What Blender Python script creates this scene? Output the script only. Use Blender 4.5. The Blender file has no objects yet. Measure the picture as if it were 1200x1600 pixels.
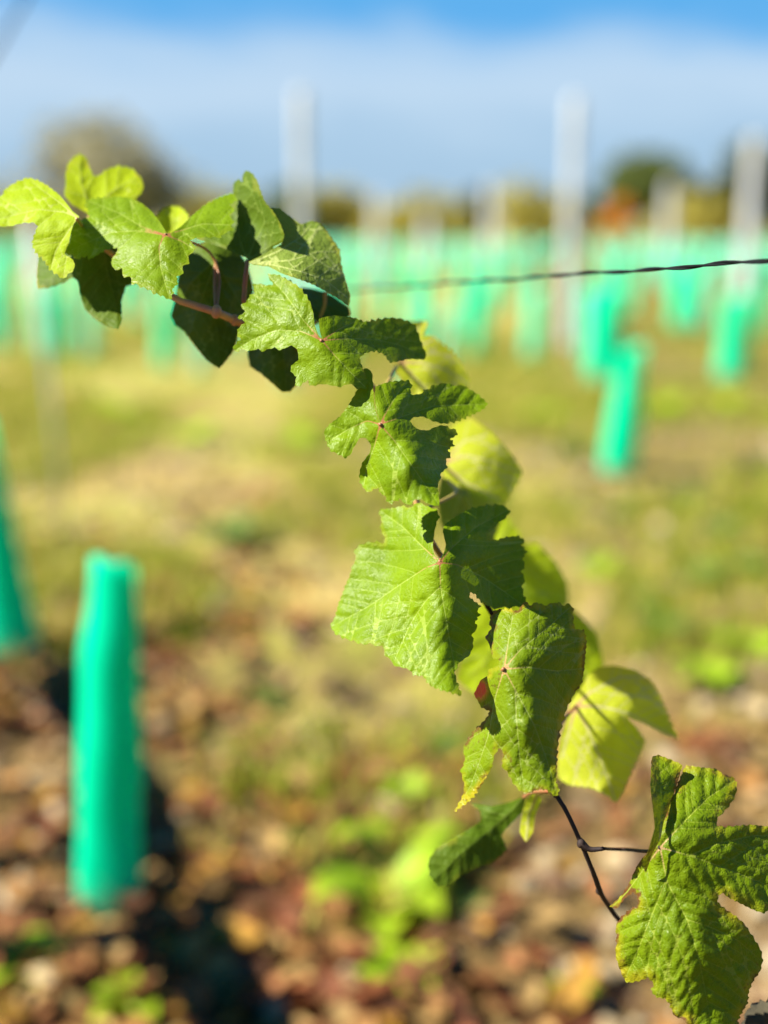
import bpy, bmesh, math, random, time
T0 = time.time()
import numpy as np
from mathutils import Vector, Matrix
from mathutils.geometry import delaunay_2d_cdt

R = math.radians
random.seed(7)
rng = np.random.default_rng(11)
SC = bpy.context.scene
COL = SC.collection

# ------------------------------------------------------------------ camera
F = 2000.0                       # focal length in photograph pixels (1200 x 1600)
PITCH = R(12.7)
CAM = np.array((0.0, 0.0, 1.15))
FOCUS = 0.752
cd = bpy.data.cameras.new('camera')
cd.sensor_fit = 'VERTICAL'
cd.sensor_height = 36.0
cd.lens = 36.0 * F / 1600.0
cd.clip_start = 0.02
cd.clip_end = 2000.0
cd.dof.use_dof = True
cd.dof.focus_distance = FOCUS
cd.dof.aperture_fstop = 2.0
cam = bpy.data.objects.new('camera', cd)
COL.objects.link(cam)
cam.location = CAM
cam.rotation_euler = (math.pi / 2 - PITCH, 0, 0)
SC.camera = cam

# ------------------------------------------------------------------ sun, sky, exposure
SUN_AZ = R(101)                   # to the left of the viewing direction
SUN_EL = R(42)
to_sun = Vector((-math.sin(SUN_AZ) * math.cos(SUN_EL), math.cos(SUN_AZ) * math.cos(SUN_EL), math.sin(SUN_EL)))
sd = bpy.data.lights.new('sun', 'SUN')
sd.energy = 5.0
sd.angle = R(0.55)
sd.color = (1.0, 0.94, 0.82)
so = bpy.data.objects.new('sun', sd)
COL.objects.link(so)
so.rotation_euler = to_sun.to_track_quat('Z', 'Y').to_euler()

W = bpy.data.worlds.new('World')
SC.world = W
W.use_nodes = True
wt = W.node_tree
wt.nodes.clear()


def wn(kind, **kw):
    n = wt.nodes.new(kind)
    for k, v in kw.items():
        setattr(n, k, v)
    return n


sky = wn('ShaderNodeTexSky', sky_type='NISHITA')
sky.sun_disc = False
sky.sun_elevation = SUN_EL
sky.sun_rotation = -SUN_AZ
sky.air_density = 1.0
sky.dust_density = 0.2
sky.ozone_density = 3.0
hsv = wn('ShaderNodeHueSaturation')
hsv.inputs['Saturation'].default_value = 1.55
hsv.inputs['Value'].default_value = 0.95
wt.links.new(sky.outputs[0], hsv.inputs['Color'])
tc = wn('ShaderNodeTexCoord')
mp = wn('ShaderNodeMapping')
mp.inputs['Scale'].default_value = (1.0, 1.0, 3.2)
wt.links.new(tc.outputs['Generated'], mp.inputs['Vector'])
nz = wn('ShaderNodeTexNoise')
nz.inputs['Scale'].default_value = 5.0
nz.inputs['Detail'].default_value = 5.0
nz.inputs['Roughness'].default_value = 0.6
wt.links.new(mp.outputs[0], nz.inputs['Vector'])
sx = wn('ShaderNodeSeparateXYZ')
wt.links.new(tc.outputs['Generated'], sx.inputs[0])
ma = wn('ShaderNodeMath', operation='MULTIPLY_ADD')     # height warped by noise
wt.links.new(nz.outputs['Fac'], ma.inputs[0])
ma.inputs[1].default_value = 0.09
wt.links.new(sx.outputs['Z'], ma.inputs[2])
cr = wn('ShaderNodeValToRGB')
cr.color_ramp.interpolation = 'EASE'
e = cr.color_ramp.elements
e[0].position = 0.0;   e[0].color = (0.95, 0.95, 0.95, 1)
e[1].position = 0.30;  e[1].color = (0, 0, 0, 1)
x = e.new(0.20); x.color = (0.90, 0.90, 0.90, 1)
wt.links.new(ma.outputs[0], cr.inputs['Fac'])
mx = wn('ShaderNodeMix', data_type='RGBA')
wt.links.new(cr.outputs['Color'], mx.inputs[0])
wt.links.new(hsv.outputs[0], mx.inputs[6])
cc = wn('ShaderNodeValToRGB')
cc.color_ramp.interpolation = 'EASE'
e = cc.color_ramp.elements
e[0].position = 0.04; e[0].color = (0.36, 0.55, 0.76, 1)
e[1].position = 0.197; e[1].color = (0.125, 0.46, 0.90, 1)
x = e.new(0.092); x.color = (0.40, 0.60, 0.82, 1)
x = e.new(0.145); x.color = (0.57, 0.74, 0.93, 1)
x = e.new(0.165); x.color = (0.50, 0.70, 0.93, 1)
wt.links.new(ma.outputs[0], cc.inputs['Fac'])
cm = wn('ShaderNodeVectorMath', operation='SCALE')
cm.inputs['Scale'].default_value = 7.4
wt.links.new(cc.outputs['Color'], cm.inputs[0])
wt.links.new(cm.outputs[0], mx.inputs[7])
bg = wn('ShaderNodeBackground')
bg.inputs['Strength'].default_value = 0.05
wt.links.new(mx.outputs[2], bg.inputs['Color'])
wo = wn('ShaderNodeOutputWorld')
wt.links.new(bg.outputs[0], wo.inputs['Surface'])

SC.view_settings.view_transform = 'Standard'
SC.view_settings.look = 'None'
SC.view_settings.gamma = 1.0
SC.view_settings.use_curve_mapping = False
SC.view_settings.exposure = 1.4
SC.render.engine = 'CYCLES'
SC.cycles.use_denoising = True
SC.cycles.max_bounces = 10
SC.cycles.transparent_max_bounces = 8
SC.cycles.sample_clamp_indirect = 6.0

# ------------------------------------------------------------------ coordinates
FWD = np.array((0.0, math.cos(PITCH), -math.sin(PITCH)))
UP = np.array((0.0, math.sin(PITCH), math.cos(PITCH)))
RT = np.array((1.0, 0.0, 0.0))


def at(x, y, z):
    """the place z metres deep seen at photograph pixel x, y"""
    return CAM + FWD * z + RT * ((x - 600.0) / F * z) + UP * ((800.0 - y) / F * z)


def ground_at(x, y):
    d = FWD + RT * ((x - 600.0) / F) + UP * ((800.0 - y) / F)
    t = -CAM[2] / d[2]
    return CAM + d * t


# ------------------------------------------------------------------ mesh helpers
def mesh_obj(name, verts, faces, mat, parent=None, smooth=True, origin=None):
    v = np.asarray(verts, dtype=float)
    o3 = np.zeros(3) if origin is None else np.asarray(origin, float)
    me = bpy.data.meshes.new(name)
    me.from_pydata((v - o3).tolist(), [], faces)
    if smooth:
        me.polygons.foreach_set('use_smooth', [True] * len(me.polygons))
    me.update()
    ob = bpy.data.objects.new(name, me)
    if mat is not None:
        me.materials.append(mat)
    COL.objects.link(ob)
    ob.location = o3
    if parent is not None:
        ob.parent = parent
        ob.location = o3 - np.array(parent_world(parent))
    return ob


def parent_world(p):
    loc = np.array(p.location)
    while p.parent is not None:
        p = p.parent
        loc = loc + np.array(p.location)
    return loc


def empty(name, loc):
    o = bpy.data.objects.new(name, None)
    o.empty_display_size = 0.05
    o.location = loc
    COL.objects.link(o)
    return o


def tag(o, label=None, cat=None, group=None, kind=None):
    if label: o['label'] = label
    if cat: o['category'] = cat
    if group: o['group'] = group
    if kind: o['kind'] = kind
    return o


def copy_tree(o, parent=None):
    c = o.copy()
    COL.objects.link(c)
    c.parent = parent
    for ch in list(o.children):
        copy_tree(ch, c)
    return c


def smooth_path(pts, n):
    """Catmull-Rom through 3-D points"""
    p = np.asarray(pts, float)
    q = np.vstack([2 * p[0] - p[1], p, 2 * p[-1] - p[-2]])
    out = []
    for i in range(1, len(q) - 2):
        for k in range(n):
            t = k / n
            a, b, c, d = q[i - 1], q[i], q[i + 1], q[i + 2]
            out.append(0.5 * ((2 * b) + (c - a) * t + (2 * a - 5 * b + 4 * c - d) * t * t + (3 * b - a - 3 * c + d) * t ** 3))
    out.append(p[-1])
    return np.array(out)


def tube_geo(path, radii, seg=8, cap=True, wob=0.0):
    path = np.asarray(path, float)
    n = len(path)
    radii = np.interp(np.linspace(0, 1, n), np.linspace(0, 1, len(np.atleast_1d(radii))), np.atleast_1d(radii))
    verts, faces = [], []
    t = np.gradient(path, axis=0)
    ref = np.array((0.31, 0.2, 0.93))
    for i in range(n):
        d = t[i] / (np.linalg.norm(t[i]) + 1e-12)
        a = np.cross(d, ref); a /= np.linalg.norm(a) + 1e-12
        b = np.cross(d, a)
        for k in range(seg):
            an = 2 * math.pi * k / seg
            r = radii[i] * (1 + wob * (random.random() - 0.5))
            verts.append(path[i] + (a * math.cos(an) + b * math.sin(an)) * r)
    for i in range(n - 1):
        for k in range(seg):
            k2 = (k + 1) % seg
            faces.append((i * seg + k, i * seg + k2, (i + 1) * seg + k2, (i + 1) * seg + k))
    if cap:
        faces.append(tuple(range(seg - 1, -1, -1)))
        faces.append(tuple((n - 1) * seg + k for k in range(seg)))
    return verts, faces


def merge_geo(parts):
    V, Fc, o = [], [], 0
    for v, f in parts:
        V.extend(v)
        Fc.extend([tuple(i + o for i in q) for q in f])
        o += len(v)
    return V, Fc


# ------------------------------------------------------------------ materials
def new_mat(name):
    m = bpy.data.materials.new(name)
    m.use_nodes = True
    m.node_tree.nodes.clear()
    return m, m.node_tree


class NT:
    def __init__(s, t): s.t = t
    def n(s, kind, **kw):
        a = s.t.nodes.new(kind)
        for k, v in kw.items(): setattr(a, k, v)
        return a
    def l(s, a, b): s.t.links.new(a, b)
    def noise(s, vec, scale, detail=3, rough=0.5):
        a = s.n('ShaderNodeTexNoise')
        a.inputs['Scale'].default_value = scale
        a.inputs['Detail'].default_value = detail
        a.inputs['Roughness'].default_value = rough
        if vec is not None: s.l(vec, a.inputs['Vector'])
        return a.outputs['Fac']
    def map(s, val, a, b, c=0.0, d=1.0, interp='LINEAR'):
        m = s.n('ShaderNodeMapRange', interpolation_type=interp)
        s.l(val, m.inputs['Value'])
        for i, v in zip((1, 2, 3, 4), (a, b, c, d)): m.inputs[i].default_value = v
        return m.outputs[0]
    def mix(s, f, a, b, blend='MIX'):
        m = s.n('ShaderNodeMix', data_type='RGBA', blend_type=blend)
        if isinstance(f, (int, float)): m.inputs[0].default_value = f
        else: s.l(f, m.inputs[0])
        for i, v in ((6, a), (7, b)):
            if isinstance(v, tuple): m.inputs[i].default_value = (*v[:3], 1)
            else: s.l(v, m.inputs[i])
        return m.outputs[2]
    def math(s, op, a, b=None, c=None):
        m = s.n('ShaderNodeMath', operation=op)
        for i, v in enumerate((a, b, c)):
            if v is None: continue
            if isinstance(v, (int, float)): m.inputs[i].default_value = v
            else: s.l(v, m.inputs[i])
        return m.outputs[0]


def plain(name, c1, c2, scale=20.0, rough=0.7, spec=0.3, bump=0.2, metallic=0.0, trans=None, trans_w=0.0, detail=4):
    m, t = new_mat(name)
    g = NT(t)
    tc = g.n('ShaderNodeTexCoord')
    no = g.noise(tc.outputs['Object'], scale, detail, 0.55)
    col = g.mix(g.map(no, 0.32, 0.68), c1, c2)
    b = g.n('ShaderNodeBsdfPrincipled')
    g.l(col, b.inputs['Base Color'])
    b.inputs['Roughness'].default_value = rough
    b.inputs['Specular IOR Level'].default_value = spec
    b.inputs['Metallic'].default_value = metallic
    if bump:
        bp = g.n('ShaderNodeBump')
        bp.inputs['Strength'].default_value = bump
        bp.inputs['Distance'].default_value = 0.2 / scale
        g.l(no, bp.inputs['Height'])
        g.l(bp.outputs[0], b.inputs['Normal'])
    out = g.n('ShaderNodeOutputMaterial')
    if trans_w > 0:
        tr = g.n('ShaderNodeBsdfTranslucent')
        tr.inputs['Color'].default_value = (*trans, 1)
        ms = g.n('ShaderNodeMixShader')
        ms.inputs[0].default_value = trans_w
        g.l(b.outputs[0], ms.inputs[1]); g.l(tr.outputs[0], ms.inputs[2])
        g.l(ms.outputs[0], out.inputs[0])
    else:
        g.l(b.outputs[0], out.inputs[0])
    return m


def attr_mat(name, rough=0.8, trans_w=0.0, var=0.25, scale=60.0, spec=0.2):
    """colour read from the pieces' own colour attribute"""
    m, t = new_mat(name)
    g = NT(t)
    a = g.n('ShaderNodeAttribute', attribute_name='piece')
    tc = g.n('ShaderNodeTexCoord')
    no = g.noise(tc.outputs['Object'], scale, 3, 0.6)
    col = g.mix(g.map(no, 0.3, 0.7, 0.0, var), a.outputs['Color'], (0.05, 0.03, 0.015))
    b = g.n('ShaderNodeBsdfPrincipled')
    g.l(col, b.inputs['Base Color'])
    b.inputs['Roughness'].default_value = rough
    b.inputs['Specular IOR Level'].default_value = spec
    out = g.n('ShaderNodeOutputMaterial')
    if trans_w:
        tr = g.n('ShaderNodeBsdfTranslucent')
        g.l(a.outputs['Color'], tr.inputs['Color'])
        ms = g.n('ShaderNodeMixShader')
        ms.inputs[0].default_value = trans_w
        g.l(b.outputs[0], ms.inputs[1]); g.l(tr.outputs[0], ms.inputs[2])
        g.l(ms.outputs[0], out.inputs[0])
    else:
        g.l(b.outputs[0], out.inputs[0])
    return m


def leaf_mat(name, up, up2, under, trans, tw=0.3, rough=0.40, vein=(0.30, 0.36, 0.10), vein_w=1.5, sec_w=0.9,
             edge=(0.42, 0.36, 0.03), edge_px=7.0, edge_amt=0.7, brown=0.0, quilt=1.0, junction=None, spec=0.13, cell=210.0, spot=None):
    m, t = new_mat(name)
    g = NT(t)
    tc = g.n('ShaderNodeTexCoord')
    oc = tc.outputs['Object']
    v1 = g.n('ShaderNodeAttribute', attribute_name='vd1').outputs['Fac']
    v2 = g.n('ShaderNodeAttribute', attribute_name='vd2').outputs['Fac']
    ed = g.n('ShaderNodeAttribute', attribute_name='ed').outputs['Fac']
    jd = g.n('ShaderNodeAttribute', attribute_name='jd').outputs['Fac']
    # warped cell net for the finest veins
    nw = g.n('ShaderNodeTexNoise'); nw.inputs['Scale'].default_value = 90; nw.inputs['Detail'].default_value = 2
    g.l(oc, nw.inputs['Vector'])
    wv = g.n('ShaderNodeVectorMath', operation='SCALE'); g.l(nw.outputs['Color'], wv.inputs[0]); wv.inputs['Scale'].default_value = 0.006
    wa = g.n('ShaderNodeVectorMath', operation='ADD'); g.l(oc, wa.inputs[0]); g.l(wv.outputs[0], wa.inputs[1])
    vo = g.n('ShaderNodeTexVoronoi', feature='DISTANCE_TO_EDGE'); vo.inputs['Scale'].default_value = cell
    g.l(wa.outputs[0], vo.inputs['Vector'])
    vo2 = g.n('ShaderNodeTexVoronoi', feature='DISTANCE_TO_EDGE'); vo2.inputs['Scale'].default_value = cell * 2.9
    g.l(wa.outputs[0], vo2.inputs['Vector'])
    net = g.map(vo.outputs['Distance'], 0.0, 0.10, 1.0, 0.0)
    net2 = g.map(vo2.outputs['Distance'], 0.0, 0.10, 1.0, 0.0)
    n1 = g.noise(oc, 28, 4, 0.6)
    n2 = g.noise(oc, 160, 3, 0.6)
    col = g.mix(g.map(n1, 0.35, 0.65), up, up2)
    col = g.mix(g.map(n2, 0.35, 0.75, 0.0, 0.12), col, tuple(c * 1.6 for c in up2))
    geo = g.n('ShaderNodeNewGeometry')
    ucol = g.mix(g.map(n1, 0.35, 0.65, 0, 0.5), under, up2)
    col = g.mix(geo.outputs['Backfacing'], col, ucol)
    # margin yellowing and browning
    em = g.math('MULTIPLY', g.map(g.math('ADD', ed, g.map(n1, 0.3, 0.7, -10.0, 12.0)), 0.0, edge_px, 1.0, 0.0, 'SMOOTHSTEP'), edge_amt)
    n5 = g.noise(oc, 22, 3, 0.55)
    em = g.math('MULTIPLY', em, g.map(n5, 0.40, 0.60, 0.1, 1.0))
    col = g.mix(em, col, edge)
    if brown > 0:
        n3 = g.noise(oc, 45, 4, 0.65)
        bm = g.math('MULTIPLY', g.map(g.math('ADD', ed, g.map(n3, 0.40, 0.70, 8.0, -7.0)), 0.0, 4.0, 1.0, 0.0), brown)
        col = g.mix(bm, col, (0.10, 0.035, 0.012))
        n6 = g.noise(oc, 260, 2, 0.6)
        col = g.mix(g.math('MULTIPLY', g.map(n6, 0.60, 0.70), g.map(g.math('ADD', ed, g.map(n3, 0.3, 0.7, 14.0, -14.0)), 5.0, 26.0, 0.75 * brown, 0.0)), col, (0.10, 0.045, 0.015))
        n4 = g.noise(oc, 70, 3, 0.6)
        col = g.mix(g.map(n4, 0.72, 0.78, 0.0, 0.4 * brown), col, (0.09, 0.05, 0.015))
    if spot is not None:
        sa = g.n('ShaderNodeAttribute', attribute_name='spot').outputs['Fac']
        col = g.mix(g.map(sa, 0.15, 0.45), col, (0.62, 0.24, 0.02))
        col = g.mix(g.map(g.math('ADD', sa, g.map(n2, 0.3, 0.7, -0.15, 0.15)), 0.42, 0.6), col, spot)
    # veins
    s1 = g.map(v1, vein_w * 0.35, vein_w, 1.0, 0.0)
    s2 = g.map(v2, sec_w * 0.3, sec_w, 0.75, 0.0)
    vm = g.math('MAXIMUM', s1, s2)
    vm = g.math('MAXIMUM', vm, g.math('MULTIPLY', net, 0.12))
    vm = g.math('MAXIMUM', vm, g.math('MULTIPLY', net2, 0.10))
    col = g.mix(vm, col, vein)
    if junction is not None:
        col = g.mix(g.math('MULTIPLY', s1, g.map(jd, 8, 45, 0.9, 0.0)), col, junction)
    # relief
    pillow = g.map(vo.outputs['Distance'], 0.0, 0.38, 0.0, 1.0, 'SMOOTHSTEP')
    pil2 = g.map(vo2.outputs['Distance'], 0.0, 0.4, 0.0, 1.0, 'SMOOTHSTEP')
    h = g.math('MULTIPLY', pillow, 1.0 * quilt)
    h = g.math('ADD', h, g.math('MULTIPLY', pil2, 0.55 * max(quilt, 1.0)))
    h = g.math('ADD', h, g.map(v2, 0.0, 7.0, 0.0, 1.0 * quilt, 'SMOOTHSTEP'))
    h = g.math('ADD', h, g.map(v1, 0.0, 5.0, 0.0, 0.8, 'SMOOTHSTEP'))
    h = g.math('ADD', h, g.math('MULTIPLY', n2, 0.5))
    bp = g.n('ShaderNodeBump')
    bp.inputs['Strength'].default_value = 0.7
    bp.inputs['Distance'].default_value = 0.00026
    g.l(h, bp.inputs['Height'])
    b = g.n('ShaderNodeBsdfPrincipled')
    g.l(col, b.inputs['Base Color'])
    g.l(g.map(n2, 0.3, 0.7, rough - 0.05, rough + 0.1), b.inputs['Roughness'])
    b.inputs['Specular IOR Level'].default_value = spec
    g.l(bp.outputs[0], b.inputs['Normal'])
    tr = g.n('ShaderNodeBsdfTranslucent')
    tcol = g.mix(vm, trans, tuple(c * 0.55 for c in trans))
    tcol = g.mix(em, tcol, tuple(min(1, c * 1.5) for c in edge))
    g.l(tcol, tr.inputs['Color'])
    g.l(bp.outputs[0], tr.inputs['Normal'])
    ms = g.n('ShaderNodeMixShader')
    ms.inputs[0].default_value = tw
    g.l(b.outputs[0], ms.inputs[1]); g.l(tr.outputs[0], ms.inputs[2])
    out = g.n('ShaderNodeOutputMaterial')
    g.l(ms.outputs[0], out.inputs[0])
    return m


M = {}
RED = (0.32, 0.10, 0.05)
M['leaf'] = leaf_mat('leaf_mature', (0.092, 0.160, 0.0008), (0.150, 0.238, 0.0010), (0.10, 0.16, 0.012), (0.26, 0.42, 0.003),
                     tw=0.16, vein=(0.26, 0.34, 0.05), junction=RED, edge_amt=0.25, vein_w=1.35, sec_w=0.95)
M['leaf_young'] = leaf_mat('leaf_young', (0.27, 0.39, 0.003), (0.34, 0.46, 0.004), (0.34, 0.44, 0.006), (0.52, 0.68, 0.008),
                           tw=0.40, vein=(0.50, 0.56, 0.12), edge_amt=0.5, quilt=0.8, spec=0.1, rough=0.5)  # young green, base raised to suggest light glowing through
M['leaf_shade'] = leaf_mat('leaf_shade_green', (0.040, 0.090, 0.003), (0.06, 0.12, 0.004), (0.065, 0.105, 0.005), (0.09, 0.17, 0.004),
                           tw=0.12, vein=(0.14, 0.20, 0.03), edge_amt=0.25, spec=0.1, rough=0.5)  # base darkened to paint in the shade these leaves hang in
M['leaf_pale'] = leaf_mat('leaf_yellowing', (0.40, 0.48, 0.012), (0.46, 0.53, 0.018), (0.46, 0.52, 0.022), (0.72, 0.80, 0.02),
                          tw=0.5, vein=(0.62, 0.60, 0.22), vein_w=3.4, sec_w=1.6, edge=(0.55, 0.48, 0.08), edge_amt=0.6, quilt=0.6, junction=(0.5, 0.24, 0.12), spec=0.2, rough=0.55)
M['leaf_under'] = leaf_mat('leaf_underside', (0.12, 0.20, 0.016), (0.15, 0.24, 0.018), (0.16, 0.23, 0.025), (0.26, 0.38, 0.012),
                           tw=0.25, vein=(0.42, 0.48, 0.14), vein_w=2.0, sec_w=1.5, rough=0.55, edge_amt=0.4, quilt=1.8, spec=0.25)
M['leaf_old'] = leaf_mat('leaf_old', (0.090, 0.15, 0.001), (0.135, 0.20, 0.002), (0.13, 0.17, 0.01), (0.28, 0.38, 0.008),
                         tw=0.18, vein=(0.24, 0.29, 0.06), junction=(0.36, 0.20, 0.08), edge=(0.40, 0.32, 0.010), edge_px=14, edge_amt=0.85, brown=0.9, quilt=1.3, cell=190, spec=0.12, spot=(0.85, 0.06, 0.05))
M['leaf_rough'] = leaf_mat('leaf_quilted', (0.075, 0.130, 0.001), (0.12, 0.18, 0.0015), (0.13, 0.17, 0.02), (0.26, 0.38, 0.01),
                           tw=0.15, vein=(0.22, 0.27, 0.03), junction=(0.42, 0.26, 0.12), edge=(0.34, 0.27, 0.010), edge_px=20, edge_amt=0.75, brown=1.0, quilt=1.8, cell=210, rough=0.42, vein_w=1.6, spec=0.12)
M['shoot'] = plain('green_red_shoot', (0.52, 0.30, 0.12), (0.42, 0.17, 0.08), 60, 0.45, 0.4, 0.15)
M['petiole'] = plain('red_petiole', (0.30, 0.08, 0.04), (0.26, 0.14, 0.05), 80, 0.45, 0.4, 0.1)
M['petiole_green'] = plain('green_petiole', (0.30, 0.28, 0.05), (0.34, 0.20, 0.06), 80, 0.45, 0.4, 0.1)
M['cane'] = plain('brown_cane', (0.016, 0.010, 0.010), (0.04, 0.024, 0.018), 90, 0.7, 0.25, 0.5)
M['bark'] = plain('vine_bark', (0.02, 0.018, 0.012), (0.07, 0.06, 0.035), 50, 0.9, 0.2, 0.9)

# ------------------------------------------------------------------ ground
def ground_material():
    m, t = new_mat('vineyard_soil')
    g = NT(t)
    tc = g.n('ShaderNodeTexCoord')
    oc = tc.outputs['Object']
    a = g.noise(oc, 0.55, 4, 0.55)
    b_ = g.noise(oc, 3.2, 5, 0.6)
    c = g.noise(oc, 17, 5, 0.65)
    d = g.noise(oc, 70, 4, 0.65)
    col = g.mix(g.map(b_, 0.35, 0.62), (0.39, 0.26, 0.09), (0.54, 0.39, 0.15))
    col = g.mix(g.map(c, 0.46, 0.66, 0, 0.6), col, (0.28, 0.14, 0.055))
    col = g.mix(g.map(a, 0.40, 0.58, 0.1, 0.75), col, (0.34, 0.38, 0.045))
    col = g.mix(g.map(d, 0.45, 0.7, 0, 0.5), col, (0.54, 0.41, 0.16))
    sx = g.n('ShaderNodeSeparateXYZ'); g.l(oc, sx.inputs[0])
    # browner, weedy ground of the alley on the right
    al = g.math('ADD', g.math('SUBTRACT', sx.outputs['X'], g.math('MULTIPLY', sx.outputs['Y'], 0.10)), g.map(b_, 0.3, 0.7, -0.35, 0.35))
    weedy = g.mix(g.map(c, 0.4, 0.6), (0.15, 0.11, 0.03), (0.27, 0.24, 0.05))
    col = g.mix(g.map(al, -0.1, 0.5, 0.0, 0.8), col, weedy)
    # cultivated strip under the near row: darker, redder soil
    strip = g.math('ADD', g.math('ADD', sx.outputs['Y'], g.math('MULTIPLY', sx.outputs['X'], 0.35)), g.map(b_, 0.3, 0.7, -0.7, 0.7))
    soil = g.mix(g.map(d, 0.4, 0.65), (0.13, 0.07, 0.028), (0.27, 0.16, 0.07))
    col = g.mix(g.map(strip, 2.4, 3.8, 0.85, 0.0), col, soil)
    p = g.n('ShaderNodeBsdfPrincipled')
    g.l(col, p.inputs['Base Color'])
    p.inputs['Roughness'].default_value = 0.95
    p.inputs['Specular IOR Level'].default_value = 0.1
    h = g.math('ADD', g.math('MULTIPLY', c, 1.0), g.math('MULTIPLY', d, 0.4))
    bp = g.n('ShaderNodeBump'); bp.inputs['Strength'].default_value = 0.9; bp.inputs['Distance'].default_value = 0.05
    g.l(h, bp.inputs['Height']); g.l(bp.outputs[0], p.inputs['Normal'])
    out = g.n('ShaderNodeOutputMaterial')
    g.l(p.outputs[0], out.inputs[0])
    return m


def vnoise(x, y, seed=0):
    """smooth value noise, vectorised"""
    xi, yi = np.floor(x).astype(int), np.floor(y).astype(int)
    fx, fy = x - xi, y - yi
    fx, fy = fx * fx * (3 - 2 * fx), fy * fy * (3 - 2 * fy)
    def h(a, b):
        n = (a * 374761393 + b * 668265263 + seed * 1442695041) & 0x7fffffff
        n = ((n ^ (n >> 13)) * 1274126177) & 0x7fffffff
        return ((n ^ (n >> 16)) & 0xffff) / 65535.0
    return (h(xi, yi) * (1 - fx) + h(xi + 1, yi) * fx) * (1 - fy) + (h(xi, yi + 1) * (1 - fx) + h(xi + 1, yi + 1) * fx) * fy


def ground_z(x, y):
    x = np.asarray(x, float); y = np.asarray(y, float)
    near = np.clip((9.0 - np.hypot(x, y)) / 4.0, 0, 1)
    z = (vnoise(x * 2.1, y * 2.1, 3) - 0.5) * 0.06 + (vnoise(x * 7, y * 7, 5) - 0.5) * 0.065 + (vnoise(x * 19, y * 19, 6) - 0.5) * 0.035
    return z * near


def build_ground():
    parts = []
    # one sheet: fine near the camera, coarse out to the horizon
    xs = np.concatenate([np.linspace(-700, -60, 9), np.linspace(-50, -6.5, 24), np.arange(-6, 6.01, 0.04), np.linspace(6.5, 50, 24), np.linspace(60, 700, 9)])
    ys = np.concatenate([np.linspace(-60, -2, 8), np.linspace(-1.5, 0.9, 6), np.arange(1.0, 9.0, 0.04), np.linspace(9.1, 40, 50), np.linspace(45, 1200, 22)])
    X, Y = np.meshgrid(xs, ys)
    Z = ground_z(X, Y)
    nx, ny = len(xs), len(ys)
    V = np.stack([X.ravel(), Y.ravel(), Z.ravel()], 1)
    i = np.arange(nx * ny).reshape(ny, nx)
    Fc = np.stack([i[:-1, :-1].ravel(), i[:-1, 1:].ravel(), i[1:, 1:].ravel(), i[1:, :-1].ravel()], 1).tolist()
    g = mesh_obj('ground', V, Fc, ground_material())
    tag(g, 'brown and straw coloured vineyard floor with weeds and dead leaves', 'ground', kind='structure')


build_ground()

print('T', round(time.time() - T0, 1))
# ------------------------------------------------------------------ trees along the horizon
M['trunk'] = plain('tree_bark', (0.09, 0.06, 0.04), (0.17, 0.12, 0.08), 6, 0.9, 0.2, 0.6)


def crown_mat(name, c1, c2):
    return plain(name, c1, c2, 0.9, 0.7, 0.2, 0.0, trans=tuple(c * 1.4 for c in c2), trans_w=0.25)


M['crown_green'] = crown_mat('crown_green', (0.07, 0.10, 0.02), (0.14, 0.17, 0.035))  # this and the dark crown lightened in place of distant haze
M['crown_dark'] = crown_mat('crown_dark', (0.05, 0.065, 0.02), (0.10, 0.115, 0.035))
M['crown_olive'] = crown_mat('crown_olive', (0.28, 0.25, 0.04), (0.42, 0.36, 0.07))
M['crown_grey'] = crown_mat('crown_greybrown', (0.24, 0.23, 0.13), (0.34, 0.31, 0.19))  # lightened to look fainter, distant haze put into the colour
M['crown_orange'] = crown_mat('crown_orange', (0.62, 0.24, 0.01), (0.75, 0.36, 0.02))


def tree(label, cat, x, y, h, w, mat, trunk_h=0.3, n=2200, lobes=9, group='trees and bushes along the horizon', name='hedge_tree', leaf=0.28):
    root = empty(name, (x, y, 0))
    tag(root, label, cat, group)
    geo = [tube_geo(smooth_path([(x, y, -0.1), (x + 0.05 * w * (random.random() - .5), y, h * 0.3), (x, y, h * 0.72)], 5), [w * 0.045 + 0.05, w * 0.03 + .03, 0.03], 8)]
    lob = []
    for k in range(lobes):
        a = random.random() * 2 * math.pi
        rr = math.sqrt(random.random()) * w * 0.36
        zz = h * (trunk_h + (0.93 - trunk_h) * random.random() ** 0.8)
        fall = 1.0 - 0.55 * max(0, (zz / h - 0.55)) / 0.45
        c = np.array((x + math.cos(a) * rr * fall, y + math.sin(a) * rr * fall, zz))
        lob.append((c, w * (0.14 + 0.12 * random.random())))
        geo.append(tube_geo(smooth_path([(x, y, h * (0.22 + 0.3 * random.random())), (np.array((x, y, zz * 0.8)) + c) / 2, c], 3), [w * 0.016 + .02, .015], 5))
    v, f = merge_geo(geo)
    mesh_obj('trunk', v, f, M['trunk'], root, origin=(x, y, 0))
    V, Fc = [], []
    for k in range(n):
        c, r = lob[k % lobes]
        d = rng.normal(size=3); d /= np.linalg.norm(d)
        p = c + d * r * (0.55 + 0.6 * rng.random()) * np.array((1, 1, 0.85))
        p[2] = max(p[2], 0.15)
        a = rng.normal(size=3); a /= np.linalg.norm(a)
        b = np.cross(a, d + rng.normal(size=3) * 0.5); b /= np.linalg.norm(b) + 1e-9
        s = leaf * (0.6 + 0.8 * rng.random())
        i = len(V)
        V += [p - a * s, p + b * s * 0.55, p + a * s, p - b * s * 0.55]
        Fc.append((i, i + 1, i + 2, i + 3))
    mesh_obj('crown', V, Fc, mat, root, smooth=False, origin=(x, y, 0))
    return root


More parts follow.
